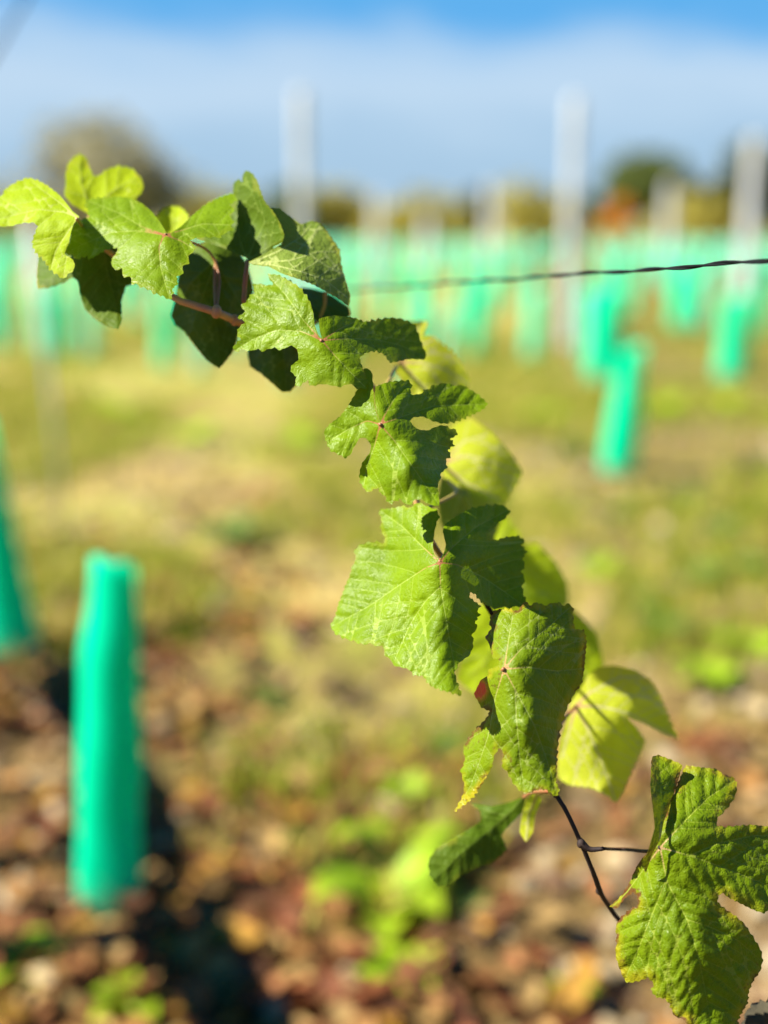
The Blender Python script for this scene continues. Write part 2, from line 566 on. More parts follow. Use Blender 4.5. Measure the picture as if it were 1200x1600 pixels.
def tree_px(label, cat, px, d, top_y, wpx, mat, **kw):
    """tree at distance d whose top shows at photograph row top_y"""
    el = math.atan((800 - top_y) / F) - PITCH
    h = CAM[2] + d * math.tan(el)
    zc = d * math.cos(PITCH)
    tree(label, cat, (px - 600) / F * zc, d, h, wpx / F * zc, mat, **kw)


tree_px('broad grey-brown tree rising behind the highest vine leaves', 'tree', 160, 70, 215, 270, M['crown_grey'], n=4200, lobes=18, name='broad_tree', leaf=0.3)
tree_px('dark rounded tree right of the orange tree', 'tree', 1020, 72, 255, 190, M['crown_green'], n=3200, lobes=14, name='broad_tree', leaf=0.3)
tree_px('dark green tree at the far right end of the horizon', 'tree', 1175, 66, 240, 170, M['crown_dark'], n=3200, lobes=13, name='broad_tree', leaf=0.3)
tree_px('small bright orange autumn tree before the dark tree', 'tree', 965, 50, 303, 50, M['crown_orange'], n=1300, lobes=8, trunk_h=0.25, name='autumn_tree', leaf=0.2)
tree_px('dark bush between the two posts in the middle of the horizon', 'tree', 735, 80, 292, 95, M['crown_dark'], n=1600, name='broad_bush', trunk_h=0.1)
for k, (px, ty, w, mt, lb) in enumerate([
        (-70, 330, 170, 'crown_olive', 'low ochre bush at the left edge of the horizon'),
        (60, 335, 120, 'crown_olive', 'low ochre bush below the broad grey-brown tree'),
        (330, 325, 130, 'crown_olive', 'ochre bush hidden mostly by the upper vine leaves'),
        (440, 318, 110, 'crown_green', 'green bush behind the white post above the leaves'),
        (530, 316, 110, 'crown_olive', 'ochre bush just right of the white post above the leaves'),
        (640, 322, 130, 'crown_olive', 'ochre and green bush left of the dark middle bush'),
        (830, 316, 120, 'crown_olive', 'ochre bush left of the tall white post'),
        (905, 322, 90, 'crown_green', 'green bush just left of the orange tree'),
        (1095, 315, 110, 'crown_olive', 'ochre bush between the two big dark trees'),
        (1260, 300, 150, 'crown_green', 'green bush cut by the right edge of the horizon')]):
    tree_px(lb, 'bush', px, 62 + (k * 7) % 17, ty - 6, w * 1.6, M[mt], n=1900, name='hedge_bush', trunk_h=0.08, leaf=0.22)

print('T', round(time.time() - T0, 1))
# ------------------------------------------------------------------ posts and stakes
M['post'] = plain('pale_post', (0.46, 0.47, 0.48), (0.58, 0.59, 0.60), 7, 0.75, 0.3, 0.3)
M['rod'] = plain('galvanised_rod', (0.42, 0.44, 0.46), (0.56, 0.58, 0.60), 30, 0.45, 0.5, 0.1, metallic=0.4)
M['cap'] = plain('post_steel', (0.25, 0.26, 0.27), (0.35, 0.36, 0.37), 30, 0.4, 0.5, 0.1, metallic=0.6)


def post(label, px, d, h, w=0.12, lean=0.0):
    zc = d * math.cos(PITCH) + CAM[2] * math.sin(PITCH)
    x = (px - 600) / F * zc
    root = empty('trellis_post', (x, d, 0))
    tag(root, label, 'post', 'pale trellis posts')
    bm = bmesh.new()
    ang = 0.4
    rings = []
    for k in range(7):
        zz = -0.3 + (h + 0.3) * k / 6
        s = w / 2 * (1.0 - 0.12 * k / 6)
        ring = []
        for j in range(8):
            a = ang + j * math.pi / 4
            r = s * (1.0 if j % 2 else 1.06)
            ring.append(bm.verts.new((x + math.cos(a) * r + lean * zz + 0.004 * random.random(), d + math.sin(a) * r, zz)))
        rings.append(ring)
    for k in range(6):
        for j in range(8):
            bm.faces.new((rings[k][j], rings[k][(j + 1) % 8], rings[k + 1][(j + 1) % 8], rings[k + 1][j]))
    top = bm.verts.new((x + lean * h, d, h + w * 0.2))
    for j in range(8):
        bm.faces.new((rings[-1][j], rings[-1][(j + 1) % 8], top))
    me = bpy.data.meshes.new('shaft')
    bm.to_mesh(me); bm.free()
    me.transform(Matrix.Translation((-x, -d, 0)))
    me.materials.append(M['post'])
    ob = bpy.data.objects.new('shaft', me)
    COL.objects.link(ob); ob.parent = root
    for zz in (0.55, 1.0, 1.45, 1.9):                       # wire hooks
        if zz < h - 0.1:
            v, f = tube_geo([(x + lean * zz - w * 0.62, d - w * 0.5, zz), (x + lean * zz, d - w * 0.72, zz - 0.015), (x + lean * zz + w * 0.62, d - w * 0.5, zz)], [0.006], 6)
            mesh_obj('wire_hook', v, f, M['cap'], root, origin=(x, d, 0))
    return root


post('white trellis post rising above the folded upper leaf', 475, 12.0, 2.30, 0.13)
post('tall white trellis post left of the orange tree', 886, 12.6, 2.30, 0.14)
post('white trellis post near the right edge of the photo', 1155, 11.2, 1.85, 0.13, 0.01)
post('slim pale post right of the white post above the leaves', 590, 24, 1.65, 0.2)
post('slim pale post before the dark middle bush', 765, 25, 1.85, 0.22)
post('slim pale post before the dark rounded tree', 1040, 27, 1.95, 0.22)
post('slim pale post at the far left before the ochre bush', 62, 17, 1.0, 0.22)
post('slim pale post midway between middle bush and tall post', 668, 34, 1.35, 0.3)

g0 = ground_at(104, 835)
v, f = tube_geo([(g0[0], g0[1], -0.1), (g0[0] - 0.03, g0[1], 0.5), (g0[0] - 0.075, g0[1], 1.25)], [0.008], 8)
rod = mesh_obj('steel_stake', v, f, M['rod'], origin=(g0[0], g0[1], 0))
tag(rod, 'thin pale grey steel stake on the left above the nearest green tubes', 'stake')

print('T', round(time.time() - T0, 1))
# ------------------------------------------------------------------ vine tubes
def tube_mat(name, pale):
    m, t = new_mat(name)
    g = NT(t)
    tc = g.n('ShaderNodeTexCoord')
    oc = tc.outputs['Object']
    oi = g.n('ShaderNodeObjectInfo')
    n1 = g.noise(oc, 14, 4, 0.55)
    col = g.mix(g.map(n1, 0.3, 0.7), (0.001, 0.80, 0.49), (0.003, 0.88, 0.57))
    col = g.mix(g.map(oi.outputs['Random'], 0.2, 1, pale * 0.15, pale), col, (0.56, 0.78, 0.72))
    sx = g.n('ShaderNodeSeparateXYZ'); g.l(oc, sx.inputs[0])
    mud = g.map(g.math('ADD', sx.outputs['Z'], g.map(g.noise(oc, 30, 4, 0.6), 0.3, 0.7, -0.05, 0.05)), 0.03, 0.08, 0.6, 0.0)
    col = g.mix(mud, col, (0.34, 0.36, 0.20))
    b = g.n('ShaderNodeBsdfPrincipled')
    g.l(col, b.inputs['Base Color'])
    b.inputs['Roughness'].default_value = 0.45
    b.inputs['Specular IOR Level'].default_value = 0.05
    tr = g.n('ShaderNodeBsdfTranslucent'); tr.inputs['Color'].default_value = (0.005, 0.98, 0.62, 1)
    ms = g.n('ShaderNodeMixShader'); ms.inputs[0].default_value = 0.5
    g.l(b.outputs[0], ms.inputs[1]); g.l(tr.outputs[0], ms.inputs[2])
    out = g.n('ShaderNodeOutputMaterial'); g.l(ms.outputs[0], out.inputs[0])
    return m


M['tube'] = tube_mat('mint_plastic', 0.0)
M['tube_far'] = tube_mat('mint_plastic_pale', 0.85)  # mint mixed paler for the far rows
M['tie'] = plain('dark_tie', (0.02, 0.02, 0.02), (0.05, 0.05, 0.05), 40, 0.6, 0.3, 0.1)
M['bamboo'] = plain('stake_wood', (0.30, 0.22, 0.10), (0.42, 0.32, 0.16), 40, 0.7, 0.3, 0.2)


def sleeve_geo(h, prof, bends, seg=22, rows=16, seed=0, ragged=0.012, ell=0.85):
    """rolled plastic sheet with an overlapping seam: prof(t) radius, bends(t) sideways offset"""
    r0 = random.Random(seed)
    ph = [r0.random() * 6.28 for _ in range(4)]
    V, Fc = [], []
    turns = 1.12
    n = seg + 1
    for wall in (0, 1):
        for i in range(rows + 1):
            t = i / rows
            r = prof(t) - 0.0018 * wall
            ox, oy = bends(t)
            for k in range(n):
                u = k / seg
                a = 2 * math.pi * turns * u + 2.3
                rr = r * (0.985 + 0.05 * u) * (1 + 0.05 * math.sin(2 * a + ph[0] + 3 * t) + 0.035 * math.sin(3 * a + ph[1] - 5 * t) + 0.02 * math.sin(9 * t + ph[2] + a))
                z = t * h
                if i == rows: z += ragged * math.sin(a + ph[3]) + 0.004 * math.sin(5 * a)
                if i == 0: z += 0.008 * math.sin(2 * a + ph[2])
                V.append((ox + math.cos(a) * rr, oy + math.sin(a) * rr * ell, z))
    L = (rows + 1) * n
    for i in range(rows):
        for k in range(seg):
            q = (i * n + k, i * n + k + 1, (i + 1) * n + k + 1, (i + 1) * n + k)
            Fc.append(q)
            Fc.append(tuple(L + j for j in reversed(q)))
    for k in range(seg):
        Fc.append((rows * n + k, rows * n + k + 1, L + rows * n + k + 1, L + rows * n + k))
        Fc.append((k + 1, k, L + k, L + k + 1))
    for i in range(rows):
        for k in (0, seg):
            Fc.append((i * n + k, (i + 1) * n + k, L + (i + 1) * n + k, L + i * n + k))
    return V, Fc


def vine_tube(label, loc, h, prof, bends, seed, group, stake_h=0.9, rows=16, seg=22, stake=True, ell=0.85):
    root = empty('vine_tube', loc)
    tag(root, label, 'vine tube', group)
    v, f = sleeve_geo(h, prof, bends, seg, rows, seed, ell=ell)
    s = mesh_obj('sleeve', v, f, M['tube']); s.parent = root
    if stake:
        ox, oy = bends(0.5)
        v, f = tube_geo([(0.02, 0.0, -0.05), (ox + .02, oy, stake_h * .5), (bends(1)[0] + 0.01, bends(1)[1], min(stake_h, h - 0.02))], [0.006], 6)
        s = mesh_obj('stake', v, f, M['bamboo']); s.parent = root
    return root


G_NEAR = 'mint green vine tubes close to the camera'
G_FAR = 'mint green vine tubes in the far rows'
b1 = ground_at(168, 1425)
h1 = 0.635
vine_tube('large mint green vine tube standing in dead leaves at lower left', (b1[0], b1[1], -0.01), h1,
          lambda t: 0.0525 - 0.004 * t - 0.010 * (1 / (1 + math.exp(-(t - 0.82) * 30))) + 0.0015 * math.sin(17 * t),
          lambda t: (0.002 + 0.034 * t + 0.009 * (1 / (1 + math.exp(-(t - 0.82) * 30))), -0.02 * t), 3, G_NEAR, rows=40, seg=36, ell=0.6)
b2 = ground_at(20, 1028)
vine_tube('mint green vine tube cut off by the left edge of the photo', (b2[0], b2[1], -0.01), 0.665,
          lambda t: 0.085 - 0.03 * t, lambda t: (-0.005 - 0.055 * t - 0.01 * t * t, 0.0), 9, G_NEAR, rows=30, seg=30, ell=0.6)
b3 = ground_at(963, 742)
vine_tube('nearest mint green tube on the right, bent in the middle', (b3[0], b3[1], -0.01), 0.60,
          lambda t: 0.068 + 0.012 * math.sin(5 * t), lambda t: (0.002 + 0.05 * t, 0.0), 12, G_NEAR, rows=24, seg=26)
b4 = ground_at(946, 592)
vine_tube('mint green tube just behind and above the nearest tube on the right', (b4[0], b4[1], -0.01), 0.68,
          lambda t: 0.115 - 0.01 * t, lambda t: (-0.02 + 0.03 * t, 0.0), 14, G_NEAR, rows=20, seg=24)
b5 = ground_at(1140, 590)
vine_tube('dark mint tube below the right-hand white post', (b5[0], b5[1], -0.01), 0.62,
          lambda t: 0.11, lambda t: (0.03 * t, 0.0), 17, G_NEAR, rows=20, seg=24)
b6 = ground_at(1066, 512)
vine_tube('mint tube under the black wire between two white posts', (b6[0], b6[1], -0.01), 0.62,
          lambda t: 0.13, lambda t: (0.0, 0.0), 18, G_NEAR, rows=20, seg=24)

protos = []
for k in range(4):
    r0 = 0.062 + 0.006 * k
    v, f = sleeve_geo(0.56 + 0.035 * k, lambda t: r0 * (1 - 0.1 * t), lambda t: (0.02 * t * (k - 1.5), 0.01 * t), 14, 6, 30 + k)
    me = bpy.data.meshes.new('sleeve')
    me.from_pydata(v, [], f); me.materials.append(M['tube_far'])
    me.polygons.foreach_set('use_smooth', [True] * len(me.polygons)); me.update()
    protos.append(me)
RD = np.array((0.735, -0.678)); RN = np.array((0.678, 0.735))
far_v, far_f = [], []
taken = [b1, b2, b3, b4, b5, b6]
count = 0
for ri, off in enumerate([6.4, 7.6, 9.0, 10.7, 12.9, 15.0, 17.2, 19.4, 21.6, 23.8, 26.0, 28.2, 30.4, 32.6, 34.8, 37.0, 39.2, 41.4, 43.6]):
    for k in range(-60, 61):
        s = k * (0.46 if off < 9 else 0.62 if off < 14 else 0.95) + 0.41 * ri + random.uniform(-0.12, 0.12)
        p = RN * off + RD * s
        x, y = p
        if y < 8.3 or abs(x) > 0.31 * y + 0.3 or y > 50: continue
        px = 600 + x / (y * math.cos(PITCH) + .25) * F
        if min(math.hypot(x - q[0], y - q[1]) for q in taken) < 0.3: continue
        if px > 700 and y < 9.6: continue
        if 1000 < px and y < 11.5: continue
        if y < 24 and random.random() < 0.74:
            me = protos[random.randrange(4)]
            left = px < 560
            root = empty('vine_tube', (x, y, -0.01))
            root.rotation_euler = (random.uniform(-.07, .07), random.uniform(-.07, .07), random.uniform(0, 6.28))
            sc = random.uniform(0.9, 1.12)
            root.scale = (sc * 1.05, sc * 1.05, sc)
            tag(root, 'blurred mint green tube in the far rows left of the vine shoot' if left else 'small blurred mint tube in the far rows right of the vine shoot',
                'vine tube', 'mint tubes in the far rows, left' if left else 'mint tubes in the far rows, right')
            s_ = bpy.data.objects.new('sleeve', me); COL.objects.link(s_); s_.parent = root
            count += 1
        elif y >= 24:
            v, f = sleeve_geo(0.6, lambda t: 0.075, lambda t: (0, 0), 8, 2, k)
            o = len(far_v)
            far_v += [(a + x, b + y, c) for a, b, c in v]
            far_f += [tuple(i + o for i in q) for q in f]
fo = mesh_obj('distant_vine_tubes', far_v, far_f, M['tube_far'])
tag(fo, 'pale mint band of distant vine tubes below the treeline', 'vine tubes', kind='stuff')
print('far tubes', count)

# ------------------------------------------------------------------ added low rails, unseen left of the frame, put there to cast the diagonal shadow
M['rail'] = plain('weathered_wood', (0.20, 0.16, 0.12), (0.32, 0.27, 0.21), 9, 0.85, 0.2, 0.5)
hr = 0.47
shift = np.array((math.sin(SUN_AZ), -math.cos(SUN_AZ))) * hr / math.tan(SUN_EL)
ga, gb = ground_at(128, 1085), ground_at(430, 1720)
for d0, d1, lb in ((3.18, 2.09, 'added wooden rail out of view that casts the ground shadow, farther length'), (1.955, 1.30, 'added wooden rail out of view that casts the ground shadow, nearer length')):
    ends = []
    for d_ in (d0, d1):
        t_ = (d_ - ga[1]) / (gb[1] - ga[1])
        ends.append((ga + (gb - ga) * t_)[:2] - shift)
    ra, rb = ends
    rail = empty('shadow_rail', (ra[0], ra[1], 0))
    tag(rail, lb, 'rail', 'added shadow rails left of the frame')
    dv = (rb - ra) / np.linalg.norm(rb - ra)
    v, f = tube_geo(smooth_path([(*ra, hr), (*((ra + rb) / 2), hr + 0.006), (*rb, hr)], 6), [0.056, 0.052], 12, wob=0.08)
    mesh_obj('beam', v, f, M['rail'], rail, origin=(ra[0], ra[1], 0))
    for q in (ra + dv * 0.08, rb - dv * 0.08):
        v, f = tube_geo([(q[0], q[1], -0.2), (q[0], q[1], hr - 0.02)], [0.03, 0.028], 10, wob=0.06)
        mesh_obj('leg', v, f, M['rail'], rail, origin=(ra[0], ra[1], 0))

print('T', round(time.time() - T0, 1))
# ------------------------------------------------------------------ vineyard floor: litter, clods, grass, weeds
def put_colors(ob, per_vert):
    a = ob.data.color_attributes.new('piece', 'FLOAT_COLOR', 'POINT')
    c = np.ones((len(per_vert), 4)); c[:, :3] = per_vert
    a.data.foreach_set('color', c.ravel())


M['litter'] = attr_mat('dead_leaf', 0.75, 0.15, 0.35, 80)
M['clod'] = attr_mat('soil_clod', 0.95, 0.0, 0.4, 40)
M['grass'] = attr_mat('grass_blades', 0.6, 0.3, 0.1, 30)
M['weed'] = plain('weed_leaf', (0.28, 0.46, 0.01), (0.42, 0.56, 0.02), 14, 0.5, 0.4, 0.2, trans=(0.5, 0.66, 0.03), trans_w=0.4)
M['weed_dark'] = plain('weed_leaf_deep', (0.07, 0.14, 0.02), (0.15, 0.23, 0.03), 14, 0.55, 0.35, 0.2, trans=(0.26, 0.36, 0.03), trans_w=0.3)


def view_points(n, ymin, ymax, power=1.0):
    """random ground points inside the camera's view, d from ymin to ymax"""
    d = ymin + (ymax - ymin) * rng.random(n) ** power
    x = (rng.random(n) - 0.5) * 2 * (0.33 * d + 0.35)
    return x, d


def litter():
    n = 9500
    x, y = view_points(n, 1.25, 6.0, 1.25)
    keep = (vnoise(x * 1.6, y * 1.6, 21) - 0.15 + 0.5 * np.clip(-x * 1.6, -0.5, 0.7) - 0.30 * (y - 2)) > rng.random(n) * 0.7
    x, y = x[keep], y[keep]
    z = ground_z(x, y)
    pal = np.array([(0.30, 0.10, 0.045), (0.22, 0.075, 0.04), (0.42, 0.22, 0.09), (0.50, 0.34, 0.16), (0.14, 0.06, 0.035), (0.46, 0.26, 0.05), (0.36, 0.16, 0.08)])
    V, Fc, C = [], [], []
    for i in range(len(x)):
        s = 0.012 + 0.022 * random.random()
        a = random.random() * 6.28
        ux = np.array((math.cos(a), math.sin(a), random.uniform(-0.5, 0.5)))
        uy = np.array((-math.sin(a), math.cos(a), random.uniform(-0.5, 0.5)))
        c = np.array((x[i], y[i], z[i] + 0.006 + 0.03 * random.random()))
        curl = random.uniform(-0.4, 0.9) * s
        o = len(V)
        for (p, q, w) in ((-1.2, 0, .6), (-.5, -.8, .9), (.5, -.75, .6), (1.25, 0, 1), (.5, .8, .8), (-.5, .75, .7), (0, 0, 0)):
            V.append(c + ux * p * s + uy * q * s + np.array((0, 0, curl * w)))
        Fc += [(o + 6, o + k, o + (k + 1) % 6) for k in range(6)]
        col = pal[random.randrange(len(pal))] * random.uniform(0.55, 1.15) * np.array((1, 0.95, 0.7))
        C += [col] * 7
    ob = mesh_obj('leaf_litter', V, Fc, M['litter'], smooth=False)
    put_colors(ob, np.array(C))
    tag(ob, 'reddish brown dead leaves strewn over the near ground', 'leaf litter', kind='stuff')


def clods():
    n = 5200
    x, y = view_points(n, 1.25, 7.5, 1.2)
    z = ground_z(x, y)
    ico = []
    bm = bmesh.new(); bmesh.ops.create_icosphere(bm, subdivisions=1, radius=1.0)
    bv = np.array([v.co[:] for v in bm.verts]); bf = [tuple(v.index for v in f.verts) for f in bm.faces]; bm.free()
    pal = np.array([(0.34, 0.24, 0.12), (0.24, 0.15, 0.07), (0.44, 0.34, 0.19), (0.16, 0.09, 0.05), (0.40, 0.33, 0.21)])
    V, Fc, C = [], [], []
    for i in range(n):
        s = 0.006 + 0.026 * random.random() ** 2.2
        a = random.random() * 6.28
        vv = bv * (1 + (rng.random((len(bv), 1)) - 0.5) * 0.6) * np.array((1.2, 0.9, 0.7)) * s
        ca, sa = math.cos(a), math.sin(a)
        vv = np.stack([vv[:, 0] * ca - vv[:, 1] * sa, vv[:, 0] * sa + vv[:, 1] * ca, vv[:, 2]], 1) + np.array((x[i], y[i], z[i] + s * 0.25))
        o = len(V)
        V += list(vv); Fc += [tuple(k + o for k in q) for q in bf]
        C += [pal[random.randrange(5)] * random.uniform(0.75, 1.2)] * len(bv)
    ob = mesh_obj('soil_clods', V, Fc, M['clod'], smooth=False)
    put_colors(ob, np.array(C))
    tag(ob, 'crumbly tan soil clods and pebbles on the ground', 'soil clods', kind='stuff')


def grass():
    V, Fc, C = [], [], []
    n = 17000
    x, y = view_points(n, 1.3, 16, 0.95)
    den = vnoise(x * 1.1, y * 0.8, 31) * 0.75 + vnoise(x * 3.5, y * 3.0, 32) * 0.35
    thr = 0.63 + 0.19 * (y < 3.3) - 0.13 * ((y > 3.2) & (y < 9))
    keep = den > thr - 0.12 * rng.random(n)
    x, y, den = x[keep], y[keep], den[keep]
    z = ground_z(x, y)
    for i in range(len(x)):
        green = random.random() < 0.6
        for b in range(7):
            hgt = random.uniform(0.03, 0.10)
            a = random.random() * 6.28
            bx, by = x[i] + random.gauss(0, .025), y[i] + random.gauss(0, .025)
            wx, wy = math.cos(a) * 0.0035, math.sin(a) * 0.0035
            lx, ly = random.gauss(0, .035), random.gauss(0, .035)
            o = len(V)
            V += [(bx - wx, by - wy, z[i] - .005), (bx + wx, by + wy, z[i] - .005), (bx + lx * .4 + wx, by + ly * .4 + wy, z[i] + hgt * .6), (bx + lx * .4 - wx, by + ly * .4 - wy, z[i] + hgt * .6), (bx + lx, by + ly, z[i] + hgt)]
            Fc += [(o, o + 1, o + 2, o + 3), (o + 3, o + 2, o + 4)]
            if green: c = np.array((0.26, 0.33, 0.015)) * random.uniform(0.6, 1.4)
            else: c = np.array((0.55, 0.45, 0.10)) * random.uniform(0.7, 1.2)
            C += [c] * 5
    ob = mesh_obj('grass', V, Fc, M['grass'], smooth=False)
    put_colors(ob, np.array(C))
    tag(ob, 'short olive and straw coloured grass in patches between the rows', 'grass', kind='stuff')


litter(); clods(); grass()


def weed(label, x, y, size, mat, n=16, group='low green weeds on the vineyard floor', seed=0, up=0.5):
    r0 = random.Random(seed)
    z = float(ground_z(np.array([x]), np.array([y]))[0])
    root = empty('weed_plant', (x, y, z))
    tag(root, label, 'weed', group)
    for k in range(n):
        a = 2 * math.pi * k / n * 1.62 + r0.random() * 0.5
        L = size * (0.45 + 0.55 * r0.random())
        wd = L * 0.28
        lift = up * (0.3 + 0.9 * r0.random())
        V, Fc = [], []
        for i in range(7):
            t = i / 6
            w = wd * math.sin(math.pi * (0.06 + 0.9 * t) ** 0.85) if i < 6 else 0.001
            rr = L * (0.12 + 0.88 * t)
            zz = L * lift * math.sin(t * 2.1) + 0.006
            cx, cy = math.cos(a), math.sin(a)
            for sgn, dz in ((-1, 0.22), (0, 0), (1, 0.22)):
                V.append((cx * rr - cy * w * sgn, cy * rr + cx * w * sgn, zz + w * dz))
        for i in range(6):
            for j in range(2):
                q = i * 3 + j
                Fc.append((q, q + 1, q + 4, q + 3))
        o = mesh_obj('leaf', V, Fc, mat)
        o.parent = root
    return root


for k, (px, py, size, mt, lb) in enumerate([
        (598, 1440, 0.115, 'weed', 'bright green weed right of centre at the bottom, larger of the pair'),
        (628, 1372, 0.095, 'weed', 'bright green weed just behind the large weed at the bottom'),
        (632, 1285, 0.055, 'weed', 'small pale green weed left of the drooping dark leaf'),
        (640, 1540, 0.065, 'weed', 'yellow green weed at the bottom below the big weed pair'),
        (205, 1570, 0.065, 'weed', 'green weed at the bottom beside the black rail shadow'),
        (30, 1520, 0.07, 'weed', 'green weed in the bottom left corner'),
        (470, 1225, 0.06, 'weed_dark', 'dull green weed in the litter left of the lowest leaves'),
        (370, 960, 0.09, 'weed_dark', 'dull green weed on the tan soil right of the large tube'),
        (360, 850, 0.14, 'weed_dark', 'olive weed patch in the middle ground left of the shoot'),
        (1130, 880, 0.11, 'weed', 'green weed at the right edge halfway down'),
        (1085, 930, 0.09, 'weed_dark', 'dull green weed left of the weed at the right edge'),
        (1180, 1010, 0.11, 'weed', 'yellow green weed at the right edge above the big rough leaf'),
        (930, 900, 0.08, 'weed', 'yellow green weed right of the middle leaves'),
        (960, 810, 0.09, 'weed_dark', 'dull weed below the nearest right-hand tube'),
        (880, 1560, 0.05, 'weed', 'small green weed left of the big rough leaf at the bottom'),
        (730, 1440, 0.05, 'weed_dark', 'small dull weed right of the big weed pair'),
        (700, 1180, 0.06, 'weed_dark', 'dull weed behind the leaf with the red spot'),
        (1030, 650, 0.16, 'weed', 'yellow green tuft right of the nearest right-hand tube'),
        (1130, 640, 0.15, 'weed', 'yellow green tuft near the right edge below the tubes'),
        (460, 700, 0.15, 'weed', 'yellow green tuft in the middle ground left of the shoot'),
        (1120, 840, 0.10, 'weed_dark', 'dull weed just above the green weed at the right edge'),
        (1165, 905, 0.10, 'weed_dark', 'dull weed at the right edge between two brighter weeds'),
        (1040, 990, 0.09, 'weed_dark', 'dull weed right of the glowing leaves behind the shoot'),
        (990, 950, 0.08, 'weed_dark', 'small dull weed just right of the fifth leaf'),
        (1110, 1080, 0.09, 'weed', 'yellow green weed above the folded lobe of the rough leaf'),
        (1060, 790, 0.10, 'weed_dark', 'dull weed right of the weed under the nearest right-hand tube'),
        (900, 720, 0.12, 'weed_dark', 'dull weed left of the nearest right-hand tube'),
        (850, 660, 0.13, 'weed', 'yellow green tuft in the middle ground right of the shoot'),
        (1170, 740, 0.12, 'weed_dark', 'dull weed at the right edge below the tufts'),
        (480, 1330, 0.06, 'weed_dark', 'small dull weed in the litter left of the big weed pair'),
        (420, 1100, 0.06, 'weed_dark', 'small dull weed on the soil right of the large tube'),
        (300, 690, 0.15, 'weed', 'yellow green tuft in the middle ground above the large tube'),
        (180, 650, 0.15, 'weed', 'yellow green tuft right of the steel stake')]):
    gp = ground_at(px, py)
    weed(lb, gp[0], gp[1], size * 1.3, M[mt], seed=k, n=14)

print('T', round(time.time() - T0, 1))
# ------------------------------------------------------------------ trellis wires
M['wire'] = plain('black_wire', (0.004, 0.006, 0.007), (0.010, 0.012, 0.013), 200, 0.7, 0.12, 0.2)


def twisted_wire(label, A, B, r, pitch_len, sag=0.0):
    """two strands twisted round one another"""
    A, B = np.array(A), np.array(B)
    L = np.linalg.norm(B - A)
    n = int(min(900, L / pitch_len * 9))
    d = (B - A) / L
    a = np.cross(d, (0, 0, 1.0)); a /= np.linalg.norm(a)
    b = np.cross(d, a)
    root = empty('trellis_wire', A)
    tag(root, label, 'wire', 'trellis wires')
    for s in (0, math.pi):
        p = []
        for i in range(n + 1):
            t = i / n
            th = 2 * math.pi * t * L / pitch_len + s
            c = A + (B - A) * t
            w = 0.35 * r * math.sin(t * L * 37) + 0.3 * r * math.sin(t * L * 91)
            p.append(c + (a * math.cos(th) + b * math.sin(th)) * r * 0.62 + np.array((0, 0, -sag * 4 * t * (1 - t) + w)))
        v, f = tube_geo(p, [r * 0.68], 7)
        mesh_obj('strand', v, f, M['wire'], root, origin=A)
    return root


def line_px(p0, z0, p1, z1, e0, e1):
    A = at(*p0, z0); B = at(*p1, z1)
    return A + (A - B) * e0, B + (B - A) * e1


A, B = line_px((1200, 408), 0.70, (705, 442), 1.04, 0.5, 0.0)
B = at(500, 456.1, 1 / (1 / 1.04 + (1 / 1.04 - 1 / 0.70) / 495 * 205))
twisted_wire('black twisted wire coming in from the right edge to the vine shoot', A, B, 0.00112, 0.07)
A, B = line_px((44, -8), 2.6, (-4, 78), 2.4, 1.5, 1.5)
twisted_wire('blurred dark wire crossing the top left corner of the sky', A, B, 0.0032, 0.09)

print('T', round(time.time() - T0, 1))
# ------------------------------------------------------------------ the vine shoot and its leaves
def zoom(ox, oy, s):
    return lambda pts: [(ox + p[0] / s, oy + p[1] / s) + tuple(p[2:]) for p in pts]


Z1, Z2, Z3, Z4, Z5, Z6 = zoom(0, 220, 3), zoom(240, 250, 3), zoom(340, 420, 2.6087), zoom(500, 740, 2.6087), zoom(640, 920, 2.6087), zoom(800, 1150, 3)
ID = lambda pts: [tuple(p) for p in pts]


def catmull2(p, step=3.0, closed=True):
    p = np.asarray(p, float)
    n = len(p)
    out = []
    rngi = range(n) if closed else range(n - 1)
    for i in rngi:
        if closed:
            a, b, c, d = p[(i - 1) % n], p[i], p[(i + 1) % n], p[(i + 2) % n]
        else:
            a, b, c, d = p[max(i - 1, 0)], p[i], p[i + 1], p[min(i + 2, n - 1)]
        m = max(1, int(np.linalg.norm(c - b) / step))
        for k in range(m):
            t = k / m
            s = 0.25                                    # a little tighter than a full spline: teeth stay pointed
            cr = 0.5 * ((2 * b) + (c - a) * t + (2 * a - 5 * b + 4 * c - d) * t * t + (3 * b - a - 3 * c + d) * t ** 3)
            out.append(cr * s + (b + (c - b) * t) * (1 - s))
    if not closed: out.append(p[-1])
    return np.array(out)


def inside(P, poly):
    x, y = P[:, 0], P[:, 1]
    r = np.zeros(len(P), bool)
    n = len(poly)
    j = n - 1
    for i in range(n):
        xi, yi = poly[i]; xj, yj = poly[j]
        c = ((yi > y) != (yj > y)) & (x < (xj - xi) * (y - yi) / (yj - yi + 1e-12) + xi)
        r ^= c
        j = i
    return r


def seg_dist(P, A, B):
    """distance of each point to the nearest of many segments"""
    if len(P) == 0: return np.zeros(0)
    d = B - A
    dd = np.einsum('ij,ij->i', d, d) + 1e-12
    out = np.empty(len(P))
    for i in range(0, len(P), 512):
        p = P[i:i + 512]
        k = np.clip((p @ d.T - np.einsum('ij,ij->i', A, d)) / dd, 0, 1)
        qx = p[:, :1] - (A[:, 0] + k * d[:, 0])
        qy = p[:, 1:] - (A[:, 1] + k * d[:, 1])
        out[i:i + 512] = np.sqrt((qx * qx + qy * qy).min(1))
    return out


